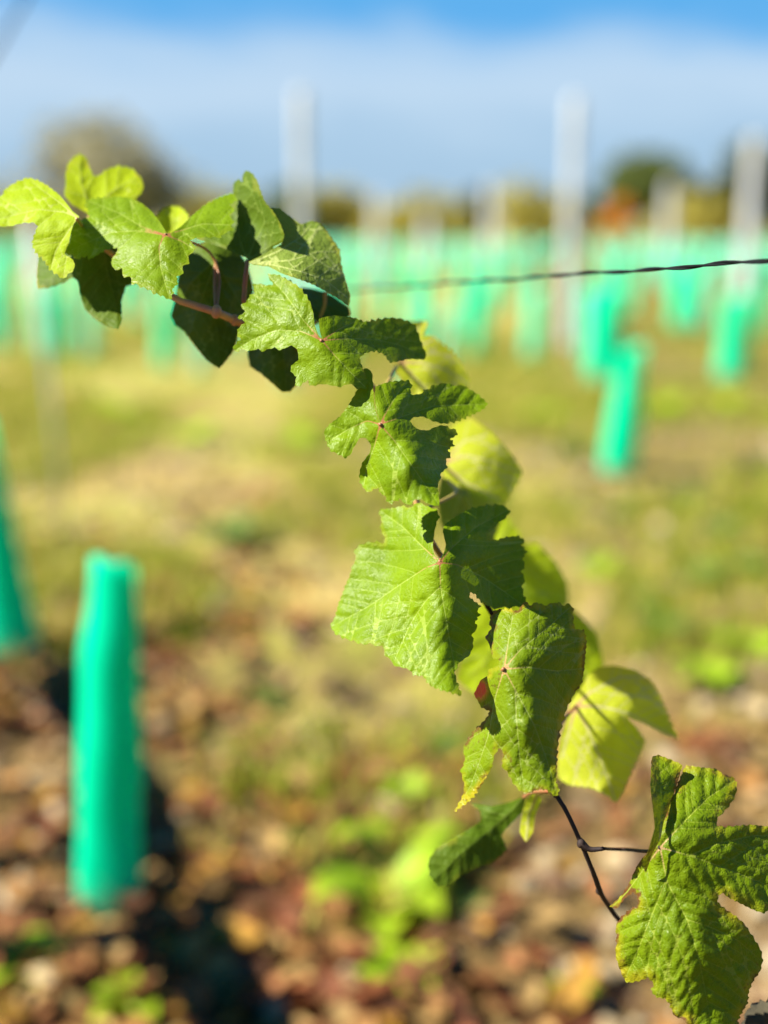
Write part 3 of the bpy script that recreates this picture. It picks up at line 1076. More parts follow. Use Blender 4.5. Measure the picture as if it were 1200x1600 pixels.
def tps(ctrl):
    c = np.asarray(ctrl, float)
    P, zv = c[:, :2] / 100.0, c[:, 2]
    n = len(P)
    def phi(r2):
        return 0.5 * r2 * np.log(r2 + 1e-9)
    D = ((P[:, None] - P[None]) ** 2).sum(-1)
    K = phi(D) + np.eye(n) * 0.004
    A = np.zeros((n + 3, n + 3))
    A[:n, :n] = K
    A[:n, n] = 1; A[:n, n + 1:] = P
    A[n, :n] = 1; A[n + 1:, :n] = P.T
    w = np.linalg.solve(A, np.concatenate([zv, np.zeros(3)]))
    def f(Q):
        Q = Q / 100.0
        D = ((Q[:, None] - P[None]) ** 2).sum(-1)
        return phi(D) @ w[:n] + w[n] + Q @ w[n + 1:]
    return f


def make_leaf(name, tr, outline, veins, ctrl, z0, mat, parent, teeth=3.6, spacing=4.6, wave=1.2, groove=0.7, curl=0.0, flip=False, seed=0, quilt_mm=0.0, holes=(), spots=()):
    r0 = np.random.default_rng(100 + seed)
    poly = catmull2(tr(outline), 2.0)
    J = np.array(tr([veins[0][0]])[0])
    mains = [catmull2(tr(v), 4.0, False) for v in veins]
    # fine serration
    if teeth > 0:
        n = len(poly)
        tan = np.roll(poly, -1, 0) - np.roll(poly, 1, 0)
        tan /= np.linalg.norm(tan, axis=1)[:, None] + 1e-9
        area = 0.5 * np.sum(poly[:, 0] * np.roll(poly[:, 1], -1) - np.roll(poly[:, 0], -1) * poly[:, 1])
        nor = np.stack([tan[:, 1], -tan[:, 0]], 1) * (1 if area > 0 else -1)
        s = np.concatenate([[0], np.cumsum(np.linalg.norm(np.diff(poly, axis=0), axis=1))])
        per = 11.5 + 3.0 * np.sin(s / 37.0 + seed)
        ph = np.cumsum(np.concatenate([[0], np.diff(s)]) / per)
        fr = ph % 1.0
        saw = np.where(fr < 0.28, fr / 0.28, (1 - fr) / 0.72) ** 1.2
        tamp = r0.random(int(ph[-1]) + 3)[ph.astype(int)] * 0.9 + 0.35
        amp = teeth * tamp * np.clip((np.linalg.norm(poly - J, axis=1) - 35) / 50, 0, 1) * (0.5 + r0.random(n) * 0.2 + 0.5 * np.sin(s / 61.0 + 2 * seed) ** 2)
        poly = poly + nor * (amp * (saw - 0.45))[:, None]
    # secondary veins
    lo, hi = poly.min(0), poly.max(0)
    mgx, mgy = np.meshgrid(np.arange(lo[0], hi[0]) + .5, np.arange(lo[1], hi[1]) + .5)
    mask = inside(np.stack([mgx.ravel(), mgy.ravel()], 1), poly).reshape(mgx.shape)
    segA = [m[:-1] for m in mains]; segB = [m[1:] for m in mains]
    secs = []
    for mi, m in enumerate(mains):
        s = np.concatenate([[0], np.cumsum(np.linalg.norm(np.diff(m, axis=0), axis=1))])
        L = s[-1]
        if L < 30: continue
        others = [k for k in range(len(mains)) if k != mi]
        oa = np.concatenate([segA[k] for k in others]) if others else np.zeros((0, 2))
        ob = np.concatenate([segB[k] for k in others]) if others else np.zeros((0, 2))
        q = L * 0.16 + 8
        side = 1 if mi % 2 else -1
        while q < L * 0.93:
            i = min(int(np.searchsorted(s, q)), len(m) - 2)
            t = m[i + 1] - m[max(i - 1, 0)]; t /= np.linalg.norm(t) + 1e-9
            for sd in (side, -side):
                ang = sd * R(52 + 8 * (r0.random() - .5))
                p = m[i].copy() + (t * (0 if sd == side else 7))
                pts = [m[i].copy()]
                for k in range(60):
                    d = np.array((t[0] * math.cos(ang) - t[1] * math.sin(ang), t[0] * math.sin(ang) + t[1] * math.cos(ang)))
                    p = p + d * 4.0
                    ang *= 0.985
                    mi_, mj_ = int(p[1] - lo[1]), int(p[0] - lo[0])
                    if not (0 <= mi_ < mask.shape[0] and 0 <= mj_ < mask.shape[1] and mask[mi_, mj_]): break
                    if k > 2 and len(oa) and seg_dist(p[None], oa, ob)[0] < 7: break
                    pts.append(p.copy())
                if len(pts) > 3: secs.append(np.array(pts))
            side = -side
            q += 20 + 9 * r0.random()
    # points
    gx, gy = np.meshgrid(np.arange(lo[0], hi[0], spacing), np.arange(lo[1], hi[1], spacing * 0.87))
    gx[1::2] += spacing / 2
    P = np.stack([gx.ravel(), gy.ravel()], 1) + (r0.random((gx.size, 2)) - 0.5) * spacing * 0.35
    P = P[inside(P, poly)]
    pa, pb = poly, np.roll(poly, -1, 0)
    ve = np.concatenate(mains + secs) if secs else np.concatenate(mains)
    ve = ve[inside(ve, poly)]
    P = P[seg_dist(P, pa, pb) > spacing * 0.5]
    ve = ve[seg_dist(ve, pa, pb) > spacing * 0.4]
    if len(ve):
        P = P[seg_dist(P, ve, ve + 1e-4) > spacing * 0.5]
    allp = np.concatenate([poly, P, ve])
    nb = len(poly)
    r = delaunay_2d_cdt([Vector(p) for p in allp], [(i, (i + 1) % nb) for i in range(nb)], [], 1, 0.02)
    V2 = np.array([v[:] for v in r[0]])
    tris = [tuple(q) for q in r[2]]
    cen = V2[np.array(tris)].mean(1)
    keep = inside(cen, poly)
    for (hx, hy, hr) in holes:                              # small insect holes
        hx, hy = tr([(hx, hy)])[0]
        keep &= np.hypot(cen[:, 0] - hx, (cen[:, 1] - hy) * 1.3) > hr
    tris = [t for t, k in zip(tris, keep) if k]
    # fields
    mA, mB = np.concatenate(segA), np.concatenate(segB)
    vd1 = seg_dist(V2, mA, mB)
    taper = np.linalg.norm(V2 - J, axis=1) / max(60.0, np.linalg.norm(hi - lo) * 0.5)
    vd1s = vd1 + 0.75 * np.clip(taper, 0, 1)
    if secs:
        vd2 = seg_dist(V2, np.concatenate([q[:-1] for q in secs]), np.concatenate([q[1:] for q in secs]))
    else:
        vd2 = np.full(len(V2), 50.0)
    ed = seg_dist(V2, pa, pb)
    jd = np.linalg.norm(V2 - J, axis=1)
    # depth in mm, + is away from the camera
    D = tps([(*tr([c[:2]])[0], c[2]) for c in ctrl])(V2)
    sg = -1.0 if flip else 1.0
    D = D + wave * ((vnoise(V2[:, 0] / 34 + seed * 7.3, V2[:, 1] / 34, seed) - 0.5) * 2.2 + (vnoise(V2[:, 0] / 13 + seed, V2[:, 1] / 13, seed + 3) - 0.5) * 0.9)
    D = D + sg * groove * (np.exp(-(vd1 / 7) ** 2) * 1.3 + np.exp(-(vd2 / 5.5) ** 2) * 0.8)
    D = D - sg * quilt_mm * (1 - np.exp(-(np.minimum(vd1, vd2) / 9) ** 2)) * vnoise(V2[:, 0] / 9, V2[:, 1] / 9, seed + 9)
    D = D + curl * np.exp(-ed / 9.0) * (0.4 + 1.2 * vnoise(V2[:, 0] / 22, V2[:, 1] / 22, seed + 5))
    zz = z0 + D / 1000.0
    # laid out about the leaf's own depth: pixel offsets become true sizes at z0
    W3 = CAM + FWD * zz[:, None] + RT * (((V2[:, 0] - 600) / F) * zz)[:, None] + UP * (((800 - V2[:, 1]) / F) * zz)[:, None]
    a = V2[[t[0] for t in tris]]; b = V2[[t[1] for t in tris]]; c = V2[[t[2] for t in tris]]
    cr = (b[:, 0] - a[:, 0]) * (c[:, 1] - a[:, 1]) - (b[:, 1] - a[:, 1]) * (c[:, 0] - a[:, 0])
    # image y points down: positive cross means the face looks away from the camera
    tris = [t if ((k < 0) != flip) else (t[0], t[2], t[1]) for t, k in zip(tris, cr)]
    j = int(np.argmin(jd))
    ob = mesh_obj(name, W3, tris, mat, parent, origin=W3[j])
    sp = np.zeros(len(V2))
    for (qx, qy, qr) in spots:
        qx, qy = tr([(qx, qy)])[0]
        sp = np.maximum(sp, np.exp(-((V2[:, 0] - qx) ** 2 + ((V2[:, 1] - qy) * 0.8) ** 2) / qr ** 2))
    for nm, arr in (('spot', sp), ('vd1', vd1s), ('vd2', vd2 + 0.2), ('ed', ed), ('jd', jd)):
        at_ = ob.data.attributes.new(nm, 'FLOAT', 'POINT')
        at_.data.foreach_set('value', np.minimum(arr, 200).astype(np.float32))
    return ob, W3[j]


vine_base = np.array((0.33, 0.95, 0.0))
vine = empty('grapevine', vine_base)
tag(vine, 'grapevine shoot with toothed green leaves hanging across the middle of the photo', 'grapevine')

stem_px = [(1100, 1720, .95), (1085, 1600, .88), (1040, 1500, .83), (975, 1446, .815), (944, 1405, .795), (928, 1366, .775), (908, 1318, .765), (885, 1268, .765), (868, 1240, .77),
           (842, 1190, .785), (818, 1110, .795), (795, 1010, .805), (752, 930, .805), (690, 870, .805), (655, 800, .805), (640, 720, .805), (620, 660, .825), (570, 595, .83), (480, 548, .84), (420, 523, .83),
           (366, 500, .805), (338, 488, .79), (300, 476, .788), (272, 465, .79), (215, 425, .81), (160, 385, .815), (118, 345, .82)]
SP = np.array([at(*p) for p in stem_px])
low = smooth_path(np.vstack([[vine_base + (0, 0, -.05), vine_base + (0.01, 0.0, 0.15), vine_base + (-0.01, -0.02, 0.42)], SP[:13]]), 8)
rad_low = [0.009, 0.0075, 0.0055, 0.0032, 0.0018, 0.0015, 0.0014, 0.0016, 0.0014, 0.0013, 0.0014, 0.0016, 0.0016, 0.0017, 0.0018]
v, f = tube_geo(low, rad_low, 10, wob=0.12)
cane = mesh_obj('cane', v, f, M['cane'], vine, origin=vine_base)
v, f = tube_geo(smooth_path(SP[12:], 8), [0.0018, 0.002, 0.0024, 0.0026, 0.0024, 0.0020, 0.0016], 10, wob=0.05)
mesh_obj('shoot', v, f, M['shoot'], vine, origin=vine_base)


def node(p, r, mat, stretch=1.3):
    bm = bmesh.new()
    bmesh.ops.create_icosphere(bm, subdivisions=2, radius=1.0)
    V = [np.array(p) + np.array(w.co[:]) * r * np.array((1.0, 1.0, stretch)) * (1 + 0.15 * (random.random() - .5)) for w in bm.verts]
    Fc = [tuple(q.index for q in w.verts) for w in bm.faces]
    bm.free()
    mesh_obj('bud', V, Fc, mat, vine, origin=p)


node(at(338, 487, .788), 0.0034, M['shoot'])
node(at(908, 1318, .764), 0.0026, M['cane'])
node(at(936, 1392, .79), 0.0021, M['cane'])
node(at(868, 1240, .768), 0.0022, M['cane'])
node(at(366, 500, .804), 0.0030, M['shoot'])
# side spur on the lower cane
v, f = tube_geo(smooth_path([at(908, 1318, .764), at(922, 1327, .763), at(943, 1326, .76)], 5), [0.0026, 0.0017, 0.0012], 8, wob=.1)
mesh_obj('spur', v, f, M['cane'], vine, origin=vine_base)
# a tendril-like dry twig in the lower right corner
v, f = tube_geo(smooth_path([at(1150, 1680, .80), at(1176, 1606, .79), at(1204, 1578, .785), at(1260, 1560, .78)], 9), [0.0075, 0.0065, 0.0075, 0.006, 0.007], 12, wob=.45)
mesh_obj('old_wood', v, f, M['bark'], vine, origin=vine_base)


def petiole(leaf, pts, r, mat):
    v, f = tube_geo(smooth_path([at(*p) for p in pts], 7), r, 8, wob=0.05)
    mesh_obj('petiole', v, f, mat, leaf, origin=parent_world(leaf))


N = [0]


def L(tr, outline, veins, ctrl, z0, mat, pet=None, pet_mat='petiole', pet_r=(0.0011, 0.0013), name='leaf', parent=None, label=None, **kw):
    N[0] += 1
    ds = kw.pop('ds', 1.0)
    ctrl = [(c[0], c[1], c[2] * ds) for c in ctrl]
    ob, j = make_leaf(name, tr, outline, veins, ctrl, z0, M[mat], parent or vine, seed=N[0], **kw)
    if label: ob['label'] = label
    if pet: petiole(ob, pet, pet_r, M[pet_mat])
    return ob


# --- leaf at the tip of the frame, far left
L(Z1, [(-60, 350), (-30, 300), (0, 265), (30, 220), (80, 190), (130, 172), (180, 185), (230, 215), (280, 255), (310, 290), (340, 330), (372, 356), (345, 390), (332, 430), (322, 480), (302, 530), (345, 560), (350, 600), (325, 622), (295, 648), (268, 628), (235, 605), (205, 560), (170, 530), (150, 490), (155, 455), (175, 400), (160, 385), (110, 385), (50, 400), (0, 402), (-45, 390)],
  [[(362, 360), (300, 335), (180, 322), (80, 345), (-45, 375)], [(362, 360), (280, 290), (190, 225), (135, 180)], [(362, 360), (310, 440), (260, 520), (240, 600)], [(362, 360), (335, 460), (310, 560), (297, 640)]],
  [(362, 360, 0), (-50, 370, 16), (0, 270, 26), (130, 175, 34), (280, 255, 18), (180, 330, 8), (170, 500, 4), (295, 648, -6), (250, 480, 0), (50, 395, 14)],
  0.78, 'leaf_young', label='yellow-green leaf cut by the left edge', teeth=4.0, pet=[(120, 342, .78), (128, 352, .80), (118, 345, .82)], pet_mat='petiole_green')
# --- main upper leaf
L(Z1, [(345, 388), (380, 370), (415, 358), (412, 330), (396, 300), (400, 280), (440, 268), (520, 260), (600, 265), (660, 290), (710, 330), (750, 380), (782, 432), (800, 432), (850, 400), (900, 350), (960, 300), (1020, 265), (1088, 244), (1112, 275), (1080, 300), (1100, 325), (1075, 352), (1096, 376), (1085, 400), (1092, 420), (1060, 428), (1035, 452), (990, 452), (930, 454), (892, 468), (918, 500), (905, 522), (882, 540), (888, 575), (855, 586), (860, 622), (828, 638), (834, 672), (810, 690), (812, 718), (795, 746), (755, 724), (720, 718), (700, 698), (658, 686), (640, 672), (620, 672), (608, 634), (580, 642), (570, 598), (538, 606), (520, 570), (530, 545), (550, 520), (548, 502), (500, 510), (450, 540), (418, 556), (405, 540), (358, 557), (345, 540), (298, 530), (312, 500), (328, 470), (332, 425)],
  [[(770, 440), (745, 500), (755, 600), (793, 735)], [(770, 440), (640, 422), (520, 430), (400, 480), (312, 525)], [(770, 440), (660, 400), (560, 340), (420, 285)], [(770, 440), (850, 420), (950, 390), (1085, 395)], [(770, 440), (850, 470), (905, 505)]],
  [(770, 440, 0), (320, 520, 18), (345, 390, 24), (450, 270, 40), (650, 285, 36), (750, 380, 16), (560, 400, 14), (1088, 246, 44), (960, 300, 32), (1090, 400, 14), (900, 480, -2), (795, 746, -26), (755, 600, -12), (550, 510, 6), (620, 665, -12), (450, 520, 10), (850, 590, -10)],
  0.780, 'leaf', label='broad sunlit leaf near the top, spread left and right', teeth=3.6, pet=[(258, 366, .780), (285, 375, .80), (325, 392, .812), (342, 430, .812), (338, 488, .79)], pet_r=(0.0008, 0.0009))
# --- leaves behind the top
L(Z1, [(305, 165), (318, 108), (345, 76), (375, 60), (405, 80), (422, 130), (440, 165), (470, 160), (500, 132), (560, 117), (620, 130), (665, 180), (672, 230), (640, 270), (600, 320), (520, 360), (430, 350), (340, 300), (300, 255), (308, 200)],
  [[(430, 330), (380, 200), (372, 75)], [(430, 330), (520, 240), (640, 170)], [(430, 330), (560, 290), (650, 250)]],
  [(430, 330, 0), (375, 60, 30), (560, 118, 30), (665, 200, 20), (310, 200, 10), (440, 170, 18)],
  0.845, 'leaf_young', label='bright yellow-green leaf behind the topmost leaves, out of focus', pet=[(143, 330, .845), (135, 345, .83), (118, 345, .81)], pet_mat='petiole_green', flip=True)
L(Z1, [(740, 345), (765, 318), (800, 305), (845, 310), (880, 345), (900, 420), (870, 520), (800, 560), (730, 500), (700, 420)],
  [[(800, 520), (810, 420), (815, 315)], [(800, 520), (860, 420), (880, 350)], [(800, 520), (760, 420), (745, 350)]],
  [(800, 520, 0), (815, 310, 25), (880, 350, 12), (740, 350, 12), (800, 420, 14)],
  0.85, 'leaf_young', label='small bright leaf peeping over the broad upper leaf', pet=[(266, 393, .85), (250, 430, .82), (215, 425, .79)], pet_mat='petiole_green', flip=True)
# dark leaves hanging in the shade below the top
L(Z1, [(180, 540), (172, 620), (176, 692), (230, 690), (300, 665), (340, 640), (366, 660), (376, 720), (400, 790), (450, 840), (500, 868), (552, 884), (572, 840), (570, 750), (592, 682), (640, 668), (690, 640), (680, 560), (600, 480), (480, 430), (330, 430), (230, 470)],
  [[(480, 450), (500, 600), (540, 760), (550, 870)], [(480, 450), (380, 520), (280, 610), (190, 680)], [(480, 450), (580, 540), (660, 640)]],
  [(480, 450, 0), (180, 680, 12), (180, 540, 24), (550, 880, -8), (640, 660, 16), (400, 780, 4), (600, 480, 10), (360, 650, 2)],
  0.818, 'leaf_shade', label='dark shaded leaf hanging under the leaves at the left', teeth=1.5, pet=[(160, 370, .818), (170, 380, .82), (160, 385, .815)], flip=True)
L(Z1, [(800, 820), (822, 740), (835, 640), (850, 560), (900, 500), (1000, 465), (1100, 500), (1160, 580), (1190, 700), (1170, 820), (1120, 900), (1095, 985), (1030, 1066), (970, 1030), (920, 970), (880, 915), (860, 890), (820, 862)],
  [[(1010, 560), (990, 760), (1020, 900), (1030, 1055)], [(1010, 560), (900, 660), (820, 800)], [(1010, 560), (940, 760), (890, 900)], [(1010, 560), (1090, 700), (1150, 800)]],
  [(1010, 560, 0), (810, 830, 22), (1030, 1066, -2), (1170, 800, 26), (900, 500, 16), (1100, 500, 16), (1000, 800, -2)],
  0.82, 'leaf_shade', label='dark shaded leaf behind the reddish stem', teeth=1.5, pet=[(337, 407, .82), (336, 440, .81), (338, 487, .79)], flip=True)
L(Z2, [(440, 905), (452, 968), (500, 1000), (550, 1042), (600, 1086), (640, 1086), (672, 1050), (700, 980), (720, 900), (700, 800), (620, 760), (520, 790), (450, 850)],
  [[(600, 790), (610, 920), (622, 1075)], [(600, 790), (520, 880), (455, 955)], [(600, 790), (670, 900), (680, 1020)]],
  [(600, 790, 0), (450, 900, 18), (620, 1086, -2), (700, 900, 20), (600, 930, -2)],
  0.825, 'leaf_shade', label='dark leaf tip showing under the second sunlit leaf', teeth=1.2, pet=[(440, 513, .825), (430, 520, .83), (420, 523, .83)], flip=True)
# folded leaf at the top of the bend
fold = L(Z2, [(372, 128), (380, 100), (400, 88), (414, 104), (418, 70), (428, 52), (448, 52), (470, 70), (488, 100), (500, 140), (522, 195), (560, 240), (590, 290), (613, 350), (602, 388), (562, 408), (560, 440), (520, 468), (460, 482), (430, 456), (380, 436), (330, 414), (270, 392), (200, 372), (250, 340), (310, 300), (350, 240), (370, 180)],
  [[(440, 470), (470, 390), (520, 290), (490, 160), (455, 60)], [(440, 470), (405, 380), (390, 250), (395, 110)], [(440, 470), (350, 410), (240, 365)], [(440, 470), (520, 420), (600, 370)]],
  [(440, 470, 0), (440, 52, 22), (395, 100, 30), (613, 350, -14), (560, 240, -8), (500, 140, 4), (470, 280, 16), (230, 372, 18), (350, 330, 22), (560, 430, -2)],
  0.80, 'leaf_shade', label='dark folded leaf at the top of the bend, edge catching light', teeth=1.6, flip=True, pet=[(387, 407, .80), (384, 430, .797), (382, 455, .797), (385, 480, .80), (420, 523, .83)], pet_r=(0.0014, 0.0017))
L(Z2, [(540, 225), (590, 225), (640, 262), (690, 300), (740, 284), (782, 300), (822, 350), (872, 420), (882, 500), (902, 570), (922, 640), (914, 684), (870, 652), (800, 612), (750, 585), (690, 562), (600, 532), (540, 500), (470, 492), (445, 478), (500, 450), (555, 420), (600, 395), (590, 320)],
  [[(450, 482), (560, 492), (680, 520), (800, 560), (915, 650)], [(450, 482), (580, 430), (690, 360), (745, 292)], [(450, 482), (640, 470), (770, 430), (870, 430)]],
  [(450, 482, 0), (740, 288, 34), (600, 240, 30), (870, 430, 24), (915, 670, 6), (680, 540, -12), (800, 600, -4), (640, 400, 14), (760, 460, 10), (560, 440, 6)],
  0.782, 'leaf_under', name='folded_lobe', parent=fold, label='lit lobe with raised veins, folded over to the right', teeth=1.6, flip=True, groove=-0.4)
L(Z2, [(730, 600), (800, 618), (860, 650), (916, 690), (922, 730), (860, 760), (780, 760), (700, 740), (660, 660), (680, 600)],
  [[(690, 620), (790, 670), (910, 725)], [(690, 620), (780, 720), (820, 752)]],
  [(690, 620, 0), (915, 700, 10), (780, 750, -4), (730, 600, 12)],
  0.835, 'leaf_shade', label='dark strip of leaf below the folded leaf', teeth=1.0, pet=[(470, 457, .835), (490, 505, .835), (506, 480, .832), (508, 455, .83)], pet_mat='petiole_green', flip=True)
# --- second sunlit leaf
L(Z3, [(200, 20), (250, 25), (300, 50), (340, 80), (375, 130), (390, 180), (396, 230), (410, 268), (424, 284), (416, 250), (412, 205), (440, 195), (480, 190), (560, 200), (600, 215), (650, 205), (700, 198), (760, 205), (800, 225), (815, 250), (830, 300), (852, 352), (840, 370), (780, 368), (735, 378), (700, 382), (680, 350), (640, 335), (600, 345), (580, 365), (590, 400), (612, 460), (605, 487), (570, 490), (540, 468), (500, 482), (430, 470), (380, 478), (365, 454), (330, 482), (315, 470), (320, 440), (298, 418), (300, 395), (330, 370), (325, 330), (302, 312), (270, 326), (250, 332), (232, 320), (210, 327), (180, 338), (165, 326), (130, 336), (110, 328), (66, 337), (68, 308), (92, 290), (78, 262), (88, 238), (112, 215), (80, 198), (112, 176), (94, 150), (118, 132), (132, 108), (152, 96), (143, 64), (165, 60), (200, 66), (226, 66), (214, 44)],
  [[(425, 292), (470, 345), (540, 420), (600, 480)], [(425, 292), (340, 255), (240, 250), (150, 285), (72, 332)], [(425, 292), (350, 210), (280, 110), (206, 26)], [(425, 292), (520, 285), (640, 288), (740, 310), (842, 355)], [(425, 292), (490, 250), (560, 215)]],
  [(425, 292, 0), (70, 335, 36), (95, 200, 46), (200, 20, 62), (300, 60, 44), (370, 150, 22), (240, 200, 30), (330, 370, 8), (310, 470, 4), (450, 470, -8), (605, 487, -4), (500, 380, -8), (590, 400, 4), (850, 360, 105), (760, 205, 100), (560, 200, 52), (430, 196, 16), (640, 290, 55)],
  0.750, 'leaf', ds=0.5, label='bright toothed leaf with its right half in dark shade', teeth=4.0, pet=[(502, 532, .750), (508, 540, .77), (520, 560, .79), (540, 575, .83)])
# blurred leaf behind to the right
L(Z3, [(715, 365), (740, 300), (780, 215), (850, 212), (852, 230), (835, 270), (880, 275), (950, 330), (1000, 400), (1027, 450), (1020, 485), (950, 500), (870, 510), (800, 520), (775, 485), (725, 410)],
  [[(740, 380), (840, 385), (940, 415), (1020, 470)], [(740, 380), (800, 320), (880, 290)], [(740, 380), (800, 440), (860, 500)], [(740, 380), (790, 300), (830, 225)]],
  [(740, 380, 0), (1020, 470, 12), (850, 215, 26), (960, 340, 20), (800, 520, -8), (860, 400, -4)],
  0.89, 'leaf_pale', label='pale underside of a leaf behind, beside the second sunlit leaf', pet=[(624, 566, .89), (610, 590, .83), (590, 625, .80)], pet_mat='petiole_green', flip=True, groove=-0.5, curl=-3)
# --- third leaf
L(Z3, [(600, 404), (628, 418), (634, 470), (638, 550), (650, 600), (662, 626), (648, 580), (640, 520), (644, 480), (700, 460), (780, 454), (792, 480), (785, 510), (820, 512), (880, 475), (930, 465), (965, 476), (1000, 474), (1060, 510), (1102, 550), (1080, 575), (1030, 600), (980, 622), (920, 632), (870, 618), (840, 603), (800, 605), (784, 620), (808, 650), (850, 660), (900, 640), (930, 638), (945, 650), (972, 655), (976, 680), (950, 692), (966, 720), (940, 735), (952, 765), (930, 780), (936, 812), (912, 830), (908, 860), (898, 880), (902, 920), (902, 967), (862, 960), (840, 945), (810, 938), (790, 958), (770, 962), (740, 938), (710, 957), (692, 952), (682, 925), (668, 918), (650, 893), (615, 912), (600, 900), (580, 870), (578, 830), (590, 790), (620, 750), (626, 720), (605, 690), (580, 690), (560, 720), (540, 760), (520, 772), (490, 755), (460, 742), (440, 700), (434, 660), (460, 630), (500, 600), (530, 560), (560, 510), (570, 490), (588, 430)],
  [[(662, 634), (720, 700), (790, 800), (898, 955)], [(662, 634), (610, 620), (540, 650), (460, 700)], [(662, 634), (760, 600), (880, 560), (1090, 552)], [(662, 634), (690, 580), (740, 500), (775, 462)], [(662, 634), (640, 720), (610, 800), (595, 890)]],
  [(662, 634, 0), (440, 690, 14), (520, 770, 6), (600, 404, 20), (560, 520, 14), (580, 850, 14), (650, 893, 4), (740, 938, -6), (900, 965, -16), (790, 800, -12), (640, 720, 6), (976, 680, 36), (930, 790, 22), (1100, 550, 54), (880, 475, 44), (780, 456, 30), (800, 605, 18), (600, 640, 9)],
  0.738, 'leaf', label='third leaf down, deeply lobed, mostly in shade', teeth=4.0, pet=[(594, 663, .738), (602, 668, .76), (625, 660, .79), (620, 660, .825)])
L(ID, [(698, 690), (705, 665), (735, 652), (770, 678), (800, 710), (817, 738), (806, 762), (790, 788), (760, 792), (735, 800), (720, 775), (700, 760), (690, 735)],
  [[(690, 725), (730, 712), (770, 722), (812, 738)], [(690, 725), (725, 690), (760, 680)], [(690, 725), (730, 755), (780, 780)]],
  [(690, 725, 0), (815, 738, 8), (740, 655, 22), (760, 790, -10), (750, 722, -6)],
  0.915, 'leaf_pale', label='blurred pale leaf behind the third leaf', pet=[(690, 725, .915), (680, 735, .84), (640, 720, .805)], pet_mat='petiole_green', flip=True, groove=-0.5)
L(ID, [(690, 745), (715, 760), (760, 780), (785, 800), (770, 850), (720, 860), (690, 820), (684, 780)],
  [[(700, 750), (730, 800), (750, 850)], [(700, 750), (750, 790), (780, 805)]],
  [(700, 750, 0), (760, 850, 10), (785, 800, 14), (690, 820, 8)],
  0.90, 'leaf_under', label='olive leaf in shade behind the gap above the fourth leaf', pet=[(700, 750, .90), (712, 770, .84), (655, 800, .805)], pet_mat='petiole_green', flip=True)
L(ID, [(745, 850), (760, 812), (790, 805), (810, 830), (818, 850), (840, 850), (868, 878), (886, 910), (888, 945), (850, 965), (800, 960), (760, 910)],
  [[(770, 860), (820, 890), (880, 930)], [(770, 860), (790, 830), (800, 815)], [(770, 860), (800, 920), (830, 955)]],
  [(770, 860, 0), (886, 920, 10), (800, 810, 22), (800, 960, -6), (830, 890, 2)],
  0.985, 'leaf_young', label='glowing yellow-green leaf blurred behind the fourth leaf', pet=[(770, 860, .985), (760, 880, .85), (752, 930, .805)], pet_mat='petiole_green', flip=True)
# --- fourth leaf, the largest in the middle
L(Z4, [(243, 146), (300, 140), (340, 130), (362, 140), (400, 118), (440, 134), (476, 148), (486, 172), (470, 220), (460, 290), (465, 330), (487, 356), (505, 322), (513, 290), (500, 232), (510, 205), (560, 170), (620, 140), (690, 127), (740, 126), (776, 150), (760, 180), (722, 205), (690, 240), (684, 264), (710, 271), (760, 258), (810, 254), (836, 272), (824, 292), (844, 318), (826, 345), (836, 375), (822, 398), (836, 432), (824, 460), (830, 490), (843, 532), (836, 552), (800, 540), (780, 548), (740, 545), (715, 553), (690, 540), (665, 530), (645, 512), (632, 492), (615, 484), (608, 500), (630, 520), (656, 540), (640, 560), (655, 575), (634, 600), (641, 632), (620, 655), (626, 685), (620, 720), (605, 745), (570, 768), (550, 810), (560, 850), (580, 906), (520, 890), (470, 876), (440, 856), (420, 826), (382, 822), (365, 800), (340, 792), (300, 782), (290, 760), (265, 742), (256, 700), (240, 706), (200, 692), (180, 698), (150, 688), (100, 672), (60, 652), (42, 620), (62, 580), (75, 530), (95, 480), (105, 450), (120, 420), (130, 380), (146, 350), (140, 310), (165, 290), (200, 280), (230, 278), (266, 282), (260, 255), (245, 220), (252, 190), (240, 165)],
  [[(488, 362), (492, 460), (515, 600), (540, 740), (575, 898)], [(488, 362), (430, 385), (330, 450), (200, 540), (50, 622)], [(488, 362), (420, 300), (340, 220), (250, 152)], [(488, 362), (560, 372), (660, 420), (750, 480), (838, 545)], [(488, 362), (540, 300), (640, 215), (765, 150)], [(492, 460), (430, 520), (370, 610), (300, 770)]],
  [(488, 362, 0), (42, 620, 36), (75, 530, 40), (130, 380, 46), (250, 150, 46), (400, 118, 34), (470, 220, 16), (300, 330, 34), (250, 500, 23), (200, 690, 10), (290, 765, -4), (420, 828, -18), (580, 906, -24), (510, 600, -10), (540, 740, -13), (400, 600, 2), (840, 535, 36), (640, 620, 12), (620, 720, 6), (836, 290, 48), (690, 130, 46), (520, 210, 18), (684, 264, 32), (680, 430, 24)],
  0.750, 'leaf', label='largest middle leaf, left half sunlit, right half dark', teeth=4.0, pet=[(687, 878, .750), (692, 870, .765), (710, 860, .785), (720, 895, .806)])
# leaf S glowing behind the fifth leaf
L(ID, [(712, 1062), (722, 1020), (738, 955), (772, 930), (830, 935), (900, 955), (932, 990), (944, 1040), (905, 1090), (850, 1110), (790, 1110), (745, 1085)],
  [[(790, 960), (860, 1010), (930, 1040)], [(790, 960), (770, 1020), (730, 1060)], [(790, 960), (830, 1040), (840, 1100)]],
  [(790, 960, 0), (940, 1030, 14), (715, 1060, 8), (840, 1105, -6), (900, 955, 20)],
  0.965, 'leaf_young', label='glowing leaf hidden behind the leaf with the red spot', pet=[(790, 960, .965), (790, 980, .86), (795, 1010, .805)], pet_mat='petiole_green', flip=True)
